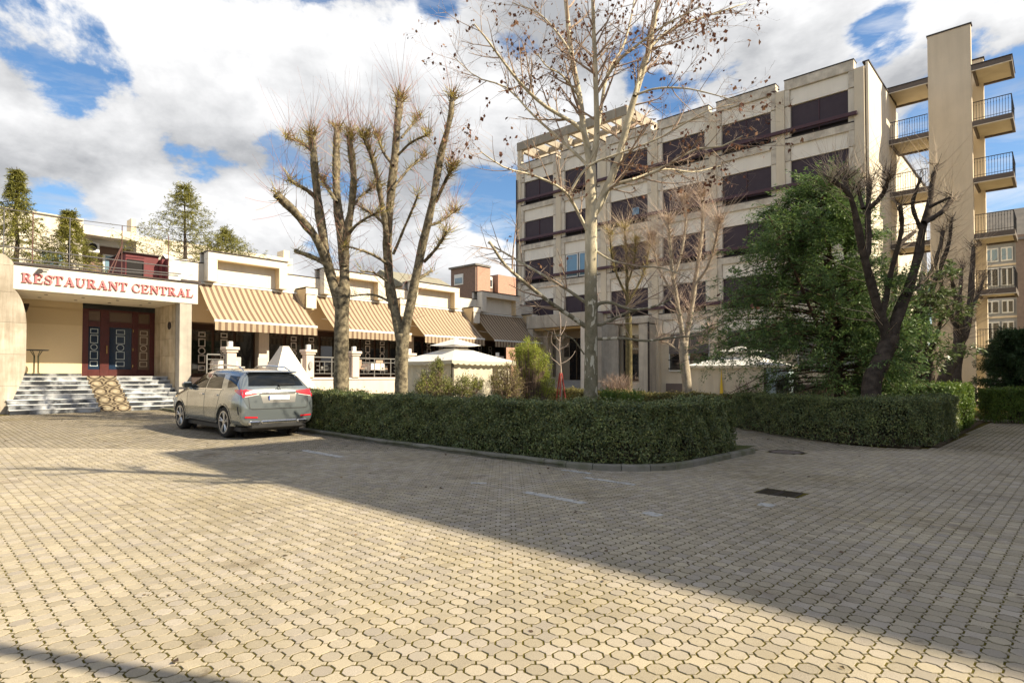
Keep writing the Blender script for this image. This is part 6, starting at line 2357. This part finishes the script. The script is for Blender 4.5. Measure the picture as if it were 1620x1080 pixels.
THUJA = M('thuja_leaf', (0.34, 0.38, 0.055), (0.23, 0.28, 0.05), scale=2.5, rough=.6, isl=.3, col3=(0.44, 0.45, 0.08), trans=.25)
JUNI = M('juniper_leaf', (0.28, 0.29, 0.06), (0.18, 0.20, 0.055), scale=2, rough=.6, isl=.35, col3=(0.16, 0.16, 0.05), trans=.2)
clump_bush('thuja', 'bright yellow-green thuja right of the left gazebo', 21.3, [(828, 560, 16, 12), (838, 552, 14, 14), (835, 575, 24, 18), (850, 572, 18, 20), (862, 585, 10, 18), (845, 598, 24, 20), (866, 608, 12, 16), (850, 625, 28, 18), (815, 560, 10, 8), (834, 540, 4, 8)], 81, THUJA, .055, 17000, aspect=.35)
clump_bush('juniper', 'half bare juniper against the gazebo, left of the curtain gap', 19.9, [(692, 582, 10, 14), (680, 600, 16, 14), (672, 615, 18, 14), (755, 605, 8, 12), (700, 615, 24, 14), (735, 612, 18, 14)], 82, JUNI, .055, 9500, twiggy=7)
clump_bush('juniper', 'brownish bare juniper between the curtain gap and the thuja', 20.6, [(805, 590, 16, 14), (795, 612, 18, 16), (815, 615, 16, 18), (782, 600, 10, 10)], 83, M('juniper_brown', (0.26, 0.24, 0.07), (0.2, 0.16, 0.07), scale=2, rough=.7, isl=.35, trans=.2), .055, 4200, twiggy=8)
GB = 'bare rounded shrubs'
clump_bush('bare_shrub', 'pale bare rounded shrub left of the bay window', 25.0, [(972, 603, 24, 13), (990, 606, 18, 10)], 84, None, twiggy=16, group=GB)
clump_bush('bare_shrub', 'straw-coloured bare shrub before the right gazebo', 24.0, [(1183, 614, 20, 12)], 85, None, twiggy=16, group=GB)
clump_bush('bare_shrub', 'bare twiggy shrub at the foot of the yew', 19.5, [(1300, 622, 22, 14)], 86, None, twiggy=14, group=GB)
clump_bush('spiky_shrub', 'grey-green spiky shrub under the left boughs of the yew', 19.0, [(1245, 610, 18, 12)], 87, M('spiky', (0.07, 0.075, 0.04), rough=.7, isl=.3), .09, 1500, twiggy=4, aspect=.15)
clump_bush('golden_shrub', 'yellow-green shrub lit by the sun at the end of the small-leaved hedge', 17.6, [(1490, 632, 24, 9), (1512, 645, 22, 16), (1520, 660, 14, 18)], 88, LEAF_BRIGHT, .07, 7000, aspect=.4)
clump_bush('low_shrub', 'low yellow-green clump beside the trunk of the plane tree', 15.0, [(965, 628, 14, 8), (1000, 630, 20, 7)], 89, LEAF_BRIGHT, .07, 1800, aspect=.3)


def sapling():
    Y = 22.0
    rng = np.random.default_rng(91)
    g = at(887, 640, Y)
    z = gz(uv_of(g.x, Y)[1])
    t = T('sapling', 'young bare sapling tied between red stakes', 'tree', (g.x, Y, z), world=True)
    bk = M('sapling_bark', (0.40, 0.32, 0.28), (0.3, 0.24, 0.2), scale=6, rough=.8)
    P = px_path([(888, 650), (888, 610), (887, 580), (885, 550), (887, 515), (885, 490)], Y, .1, 14)
    V, F = limb_mesh(P, np.linspace(.04, .012, 14), 8, rng, .03)
    t.arr('trunk', bk, V, F, smooth=True)
    for pts in ([(886, 578), (880, 572), (872, 565), (869, 552)], [(886, 576), (898, 570), (906, 562), (910, 555)], [(885, 556), (878, 548), (872, 540), (874, 525)], [(886, 552), (895, 548), (899, 543)], [(886, 540), (880, 533), (876, 520)], [(887, 530), (893, 520), (896, 508)]):
        P = px_path(pts, Y, rng.uniform(-.4, .4), 8)
        V, F = limb_mesh(P, np.linspace(.016, .006, 8), 6, rng, .03)
        t.arr('branch', bk, V, F, smooth=True)
    s = T('tree_stakes', 'three red stakes propping the young sapling', 'stakes', (g.x, Y, z), world=True)
    red = M('stake_red', (0.55, 0.10, 0.08), rough=.7)
    top = at(887, 590, Y)
    for a in (0.3, 2.4, 4.5):
        s.part('stake', red, MB().tube([(g.x + .32 * math.cos(a), Y + .32 * math.sin(a), z - .05), (top.x + .04 * math.cos(a), Y + .04 * math.sin(a), top.z)], .025, 6))


sapling()


def bare_tree_beyond():
    """A bare tree just outside the right edge; its crown throws the branch shadows on the sunny paving."""
    rng = np.random.default_rng(95)
    o = Vector((8.9, 5.6, 0))
    t = T('bare_tree', 'tall bare tree standing right of the forecourt edge', 'tree', tuple(o), world=True)
    P = smooth_path([o, o + Vector((.1, 0, 4.5)), o + Vector((-.1, .1, 9)), o + Vector((0, 0, 13.5))], 14)
    V, F = limb_mesh(P, np.linspace(.2, .05, 14), 10, rng)
    t.arr('trunk', BK3, V, F, smooth=True)
    A, Ra = children_of(P, np.linspace(.2, .05, 14), rng, 14, (1.2, 2.2), (30, 60), .08, .6, 1, 6)
    parts = [tube_batch(A, Ra * 2.0, 5)]
    for a, ra in zip(A, Ra):
        B, Rb = children_of(a, ra, rng, 6, (.4, 1.0), (25, 60), .05, .3, 1, 5)
        parts.append(tube_batch(B, Rb * 1.3, 3))
    V, F = join(parts)
    t.arr('branches', BK3, V, F, kind='stuff')
    # street lamp beside the camera whose curved arm shades the corner of the picture
    l = T('street_lamp', 'curved dark street lamp standing beside the viewpoint', 'street lamp', (4.9, 1.24, 0), world=True)
    l.part('pole', IRON_B, MB().tube([(4.9, 1.24, 0), (4.9, 1.24, 5.2), (4.8, 1.27, 5.9), (4.3, 1.4, 6.35), (3.8, 1.5, 6.4)], [.10, .085, .07, .06, .05], 10))
    l.part('lantern', IRON_B, MB().tube([(3.85, 1.48, 6.42), (3.5, 1.55, 6.38), (3.2, 1.6, 6.3)], [.05, .12, .06], 10))


bare_tree_beyond()
# ================================================================ CAR
from mathutils.bvhtree import BVHTree


WR = .39


def car():
    cu, cv = 7.27, 17.06
    t = T('parked_car', 'silver-grey estate SUV parked beside the hedge with a blank white plate', 'car', (cu, cv, gz(cv)))
    t.o.rotation_euler = (0.015, 0, TH)
    base = t.base
    paint = M('car_paint', (0.235, 0.265, 0.28), rough=.14, metal=.6, spec=.6, coat=1.0)
    trim = M('car_trim', (0.02, 0.02, 0.021), rough=.6)
    glass = M('car_glass', (0.010, 0.012, 0.014), rough=.02, spec=.3)
    chrome = M('car_chrome', (0.72, 0.72, 0.73), rough=.18, metal=1.0)
    redl = M('car_red_lamp', (0.55, 0.01, 0.02), rough=.12, spec=.8, coat=.8)
    st = [(-2.46, .50, .78, .74, .70), (-2.43, .42, .88, .95, .82), (-2.40, .37, .935, 1.12, .86), (-2.35, .33, .955, 1.25, .83), (-2.27, .31, .965, 1.37, .76), (-2.12, .29, .972, 1.57, .68),
          (-2.0, .28, .975, 1.69, .64), (-1.5, .27, .98, 1.745, .655), (-.6, .27, .98, 1.77, .665), (.1, .27, .978, 1.755, .66), (.5, .27, .976, 1.69, .64), (.9, .27, .975, 1.46, .69),
          (1.3, .27, .975, 1.21, .77), (1.8, .28, .97, 1.11, .74), (2.2, .33, .94, 1.02, .68), (2.38, .39, .86, .88, .62), (2.46, .46, .72, .72, .55)]
    rows = []
    for y, zb, w, zr, wr in st:
        c = lambda z, k: min(z, zb + (zr - zb) * k)
        half = [(0, zb), (.78 * w, zb), (.965 * w, c(zb + .06, .12)), (w, c(.60, .35)), (w * .998, c(.85, .62)), (.985 * w, c(1.05, .78)), (.955 * w, c(1.19, .90)),
                (.955 * w * .5 + wr * .5 + .035, c(1.19, .90) * .5 + zr * .5), (wr + .03, zr - min(.07, (zr - zb) * .06)), (wr - .14, zr - .012), (0, zr)]
        rows.append([(x, y, z) for x, z in half] + [(-x, y, z) for x, z in half[-2:0:-1]])
    n = len(rows[0])
    vs = [p for r in rows for p in r]
    fs = [(i * n + j, i * n + (j + 1) % n, (i + 1) * n + (j + 1) % n, (i + 1) * n + j) for i in range(len(rows) - 1) for j in range(n)]
    fs += [tuple(range(n - 1, -1, -1)), tuple(range((len(rows) - 1) * n, len(rows) * n))]
    me = bpy.data.meshes.new('body')
    me.from_pydata(vs, [], fs)
    bm = bmesh.new()
    bm.from_mesh(me)
    bmesh.ops.recalc_face_normals(bm, faces=bm.faces)
    bm.to_mesh(me)
    bm.free()
    o = link('body_cage', me)
    s = o.modifiers.new('s', 'SUBSURF')
    s.levels = s.render_levels = 2
    cutters = []
    for y in (-1.41, 1.585):
        mb = MB().tube([(-1.3, y, .39), (1.3, y, .39)], .43, 28)
        mb2 = MB().tube([(-.72, y, .39), (.72, y, .39)], .47, 28)
        cc = link('cutter', mesh_of('cutter', mb))
        b = o.modifiers.new('b', 'BOOLEAN')
        b.object = cc
        b.operation = 'DIFFERENCE'
        b.solver = 'EXACT'
        cutters.append(cc)
    bpy.context.view_layer.update()
    dg = bpy.context.evaluated_depsgraph_get()
    me2 = bpy.data.meshes.new_from_object(o.evaluated_get(dg))
    me2.name = 'body'
    for x in cutters + [o]:
        bpy.data.objects.remove(x)
    tree = BVHTree.FromPolygons([v.co.copy() for v in me2.vertices], [tuple(p.vertices) for p in me2.polygons])
    me2.polygons.foreach_set('use_smooth', [True] * len(me2.polygons))
    try:
        me2.set_sharp_from_angle(angle=R(40))
    except Exception:
        pass
    me2.materials.clear()
    body = link('body', me2, paint, t.o)

    def add(name, mat, mb, parent=None, smooth=False, fix=True):
        return link(name, mesh_of(name, mb, fix=fix, smooth=smooth), mat, parent or t.o)

    def proj(a, b, side, off):
        if side == 'B':
            h = tree.ray_cast(Vector((a, -4, b)), Vector((0, 1, 0)))
            nrm = Vector((0, -1, 0))
        else:
            sg = -1 if side == 'L' else 1
            h = tree.ray_cast(Vector((sg * 3, a, b)), Vector((-sg, 0, 0)))
            nrm = Vector((sg, 0, 0))
        if h[0] is None:
            return None
        return h[0] + (h[1] if h[1].dot(nrm) > 0 else -h[1]) * off

    def patch(c4, side, off=.006, n=10, m=5, mb=None, thick=.0):
        mb = mb or MB()
        pts, ok = [], True
        for j in range(m + 1):
            for i in range(n + 1):
                s_, r_ = i / n, j / m
                a = (c4[0][0] * (1 - s_) + c4[1][0] * s_) * (1 - r_) + (c4[3][0] * (1 - s_) + c4[2][0] * s_) * r_
                b = (c4[0][1] * (1 - s_) + c4[1][1] * s_) * (1 - r_) + (c4[3][1] * (1 - s_) + c4[2][1] * s_) * r_
                pts.append(proj(a, b, side, off))
        f = []
        for j in range(m):
            for i in range(n):
                q = (j * (n + 1) + i, j * (n + 1) + i + 1, (j + 1) * (n + 1) + i + 1, (j + 1) * (n + 1) + i)
                if all(pts[k] is not None for k in q):
                    f.append(q)
        used = sorted({k for q in f for k in q})
        ix = {k: i for i, k in enumerate(used)}
        return mb.add([pts[k] for k in used], [tuple(ix[k] for k in q) for q in f])

    for sd in ('L', 'R'):
        w1 = patch([(-.16, 1.215), (1.10, 1.20), (.36, 1.575), (-.16, 1.60)], sd, .005)
        add('side_window', glass, w1, smooth=True)
        w2 = patch([(-1.18, 1.235), (-.24, 1.217), (-.24, 1.60), (-1.0, 1.585)], sd, .005)
        add('side_window', glass, w2, smooth=True)
        w3 = patch([(-1.98, 1.30), (-1.52, 1.255), (-1.34, 1.565), (-1.86, 1.545)], sd, .005)
        add('quarter_window', glass, w3, smooth=True)
        st_ = MB()
        patch([(-1.3, 1.20), (1.2, 1.185), (1.12, 1.20), (-1.25, 1.222)], sd, .012, 16, 1, st_)
        patch([(-1.12, 1.60), (.40, 1.587), (.36, 1.602), (-1.1, 1.615)], sd, .012, 16, 1, st_)
        add('chrome_strip', chrome, st_)
        sm = MB()
        for a, b in (((1.0, .40), (1.02, 1.19)), ((-.2, .38), (-.2, 1.21)), ((-.98, .62), (-1.22, 1.22)), ((-.86, .40), (-.98, .62))):
            patch([(a[0] - .008, a[1]), (a[0] + .008, a[1]), (b[0] + .008, b[1]), (b[0] - .008, b[1])], sd, .002, 1, 10, sm)
        add('door_seam', trim, sm)
        cr = MB()
        patch([(-.95, .36), (1.05, .36), (1.05, .40), (-.95, .40)], sd, .01, 16, 1, cr)
        add('sill_strip', chrome, cr)
        sg = -1 if sd == 'L' else 1
        for y in (.0, -.95):
            p = proj(y, 1.06, sd, .0)
            add('door_handle', chrome, MB().box(p.x - .02 if sg > 0 else p.x - .03, p.x + .03 if sg > 0 else p.x + .02, y - .11, y + .11, 1.04, 1.075, .01))
        mir = MB().box(sg * 1.0 - .13, sg * 1.0 + .13, .86, 1.02, 1.20, 1.36, .05).box(sg * .92 - .05, sg * .92 + .05, .88, .98, 1.17, 1.22)
        mo = add('mirror', paint, mir, smooth=False)
        add('mirror_glass', glass, MB().box(sg * 1.0 - .10, sg * 1.0 + .10, .852, .859, 1.225, 1.335), mo)
        # roof rail
        x = sg * .60
        add('roof_rail', chrome, MB().tube([(x * 1.03, -1.75, 1.70), (x, -1.5, 1.79), (x, -.6, 1.835), (x * .99, .1, 1.815), (x, .42, 1.72)], [.016, .02, .02, .02, .014], 8))
        # arches
        for y in (-1.41, 1.585):
            rg = MB()
            m_ = 18
            pv = []
            for k in range(m_ + 1):
                a = math.pi * (k / m_) * 1.1 - .05 * math.pi
                for r in (.428, .475):
                    yy, zz = y + r * math.cos(a), .39 + r * math.sin(a)
                    p = proj(yy, zz, sd, .008)
                    if p is None or abs(p.x) < .8:
                        p = Vector((sg * .975, yy, zz))
                    pv.append(p)
            rg.add(pv, [(2 * k, 2 * k + 1, 2 * k + 3, 2 * k + 2) for k in range(m_)])
            add('wheel_arch', paint, rg, smooth=True)
            add('arch_liner', trim, MB().ring((sg * .6, y, .39), .0, .425, sg * .60, sg * .62, 20, 'x'))
            # wheel
            xo = sg * .955
            tyre = MB()
            prof = [(sg * .70, .27), (sg * .70, .36), (sg * .73, .39), (sg * .91, .39), (sg * .95, .368), (sg * .955, .295), (sg * .93, .27)]
            tm = 30
            tv = []
            for k in range(tm):
                a = 2 * math.pi * k / tm
                tv += [(px, y + r * math.cos(a), WR + r * math.sin(a)) for px, r in prof]
            pl = len(prof)
            tyre.add(tv, [(k * pl + j, k * pl + j + 1, ((k + 1) % tm) * pl + j + 1, ((k + 1) % tm) * pl + j) for k in range(tm) for j in range(pl - 1)])
            wheel = add('wheel', M('tyre', (0.018, 0.017, 0.017), rough=.85), tyre, smooth=True)
            alloy = M('alloy', (0.55, 0.55, 0.56), rough=.3, metal=.9)
            add('rim', alloy, MB().ring((0, y, WR), 0.255, .285, min(xo, xo - sg * .06), max(xo, xo - sg * .06), 30, 'x'), wheel)
            add('brake_disc', M('brake', (0.12, 0.11, 0.11), rough=.5, metal=.6), MB().ring((0, y, WR), .0, .2, sg * .80 - .01, sg * .80 + .01, 24, 'x'), wheel)
            add('wheel_well', trim, MB().ring((0, y, WR), .0, .27, sg * .76 - .01, sg * .76 + .01, 24, 'x'), wheel)
            for k in range(5):
                a = 2 * math.pi * k / 5 + .3
                for da in (-.17, .17):
                    e0 = (y + .05 * math.cos(a), WR + .05 * math.sin(a))
                    e1 = (y + .25 * math.cos(a + da), WR + .25 * math.sin(a + da))
                    add('spoke', alloy, MB().tube([(xo - sg * .03, *e0), (xo - sg * .012, *e1)], [.024, .018], 6), wheel)
            add('hub', alloy, MB().ring((0, y, WR), .0, .065, min(xo - sg * .05, xo - sg * .005), max(xo - sg * .05, xo - sg * .005), 14, 'x'), wheel)
    # rear end
    rg = patch([(-.72, 1.315), (.72, 1.315), (.61, 1.645), (-.61, 1.645)], 'B', .006, 14, 6)
    rear = add('rear_window', glass, rg, smooth=True)
    add('wiper', trim, MB().tube([(.05, -2.335, 1.345), (.3, -2.33, 1.36), (.46, -2.33, 1.362)], .012, 6).tube([(.05, -2.35, 1.33), (.05, -2.30, 1.345)], .03, 8), rear)
    sp = MB()
    sp.add([(x * .66, -2.12 + .05 * abs(x), 1.665 + .0 * x) for x in (-1, -.5, 0, .5, 1)] + [(x * .66, -1.9, 1.715 - .02 * abs(x)) for x in (-1, -.5, 0, .5, 1)] + [(x * .64, -2.09 + .05 * abs(x), 1.64) for x in (-1, -.5, 0, .5, 1)],
           [(i, i + 1, 6 + i, 5 + i) for i in range(4)] + [(10 + i, 11 + i, 1 + i, i) for i in range(4)])
    add('roof_spoiler', paint, sp)
    tg = MB()
    for c4 in ([(-.80, 1.24), (-.785, 1.24), (-.74, .76), (-.755, .76)], [(.785, 1.24), (.80, 1.24), (.755, .76), (.74, .76)], [(-.74, .765), (.74, .765), (.70, .745), (-.70, .745)]):
        patch(c4, 'B', .003, 12 if abs(c4[0][0] - c4[1][0]) > .5 else 1, 8 if abs(c4[0][0] - c4[1][0]) < .5 else 1, tg)
    add('tailgate_seam', trim, tg)
    for sg in (-1, 1):
        q = [(sg * .46, 1.155), (sg * .90, 1.035), (sg * .925, 1.225), (sg * .48, 1.20)]
        if sg < 0:
            q = [q[1], q[0], q[3], q[2]]
        la = add('tail_light', redl, patch(q, 'B', .012, 10, 4), smooth=True)
        q2 = [(-2.42, 1.07), (-1.98, 1.19), (-2.0, 1.225), (-2.38, 1.235)]
        patch_m = patch(q2, 'L' if sg < 0 else 'R', .012, 8, 3)
        add('lamp_wrap', redl, patch_m, la, smooth=True)
        q = [(sg * .52, 1.10), (sg * .86, 1.045), (sg * .86, 1.062), (sg * .52, 1.118)]
        add('reverse_lens', M('lens_white', (0.7, 0.6, 0.58), rough=.2), patch(q if sg > 0 else [q[1], q[0], q[3], q[2]], 'B', .016, 6, 1), la)
        q = [(sg * .56, .535), (sg * .86, .55), (sg * .86, .585), (sg * .56, .57)]
        add('reflector', redl, patch(q if sg > 0 else [q[1], q[0], q[3], q[2]], 'B', .012, 6, 1))
        ex = MB().box(sg * .62 - .15, sg * .62 + .15, -2.475, -2.38, .365, .47, .035)
        tip = add('exhaust_trim', chrome, ex)
        add('exhaust_opening', M('exhaust_black', (0.012, 0.012, 0.012), rough=.8), MB().box(sg * .62 - .115, sg * .62 + .115, -2.481, -2.47, .39, .445, .02), tip)
        vent = MB().box(sg * .93 - .012, sg * .93 + .012, -2.29, -2.25, .62, .82)
        add('bumper_vent', trim, patch([(-2.31, .62), (-2.27, .62), (-2.22, .82), (-2.26, .82)], 'L' if sg < 0 else 'R', .006, 1, 4))
    add('bumper_chrome', chrome, MB().box(-.47, .47, -2.475, -2.40, .385, .475, .03))
    add('diffuser', trim, MB().box(-.72, .72, -2.455, -2.2, .27, .395, .03))
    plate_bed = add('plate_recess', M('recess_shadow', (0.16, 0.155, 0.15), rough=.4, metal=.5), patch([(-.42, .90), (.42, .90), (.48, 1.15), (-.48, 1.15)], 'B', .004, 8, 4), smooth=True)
    p = proj(0, 1.03, 'B', 0)
    pl = add('number_plate', M('plate_white', (0.78, 0.78, 0.78), rough=.4), MB().box(-.25, .27, p.y - .03, p.y - .015, .97, 1.085, .006))
    add('plate_band', M('plate_blue', (0.02, 0.08, 0.4), rough=.4), MB().box(-.272, -.252, p.y - .03, p.y - .016, .975, 1.08), pl)
    add('boot_strip', chrome, MB().box(-.46, .46, p.y - .03, p.y - .012, 1.145, 1.168, .006))
    e = proj(0, 1.235, 'B', .0)
    em = MB().ring((0, 0, 1.225), .052, .062, e.y - .022, e.y - .008, 24)
    badge = add('badge', chrome, em)
    star = MB()
    for k in range(3):
        a = math.pi / 2 + k * 2 * math.pi / 3
        star.prism([(.012 * math.cos(a + 1.05), 1.225 + .012 * math.sin(a + 1.05)), (.055 * math.cos(a), 1.225 + .055 * math.sin(a)), (.012 * math.cos(a - 1.05), 1.225 + .012 * math.sin(a - 1.05))], e.y - .02, e.y - .01, 'y')
    add('star', chrome, star, badge)
    # front, hardly seen
    for sg in (-1, 1):
        add('headlight', M('headlamp', (0.5, 0.52, 0.55), rough=.1, spec=1), MB().box(sg * .72 - .16, sg * .72 + .16, 2.18, 2.36, .80, .92, .03))
    add('windscreen', glass, windscreen(tree))
    add('underbody', trim, MB().box(-.85, .85, -2.2, 2.2, .20, .30))


def windscreen(tree):
    mb = MB()
    pts = []
    for j in range(7):
        for i in range(9):
            x = (i / 8 - .5) * 2 * (.72 - .10 * j / 6)
            y = 1.26 - .80 * j / 6
            h = tree.ray_cast(Vector((x, y, 4)), Vector((0, 0, -1)))
            pts.append((h[0] + h[1] * .006) if h[0] else Vector((x, y, 1.2)))
    return mb.add(pts, [(j * 9 + i, j * 9 + i + 1, j * 9 + i + 10, j * 9 + i + 9) for j in range(6) for i in range(8)])


car()
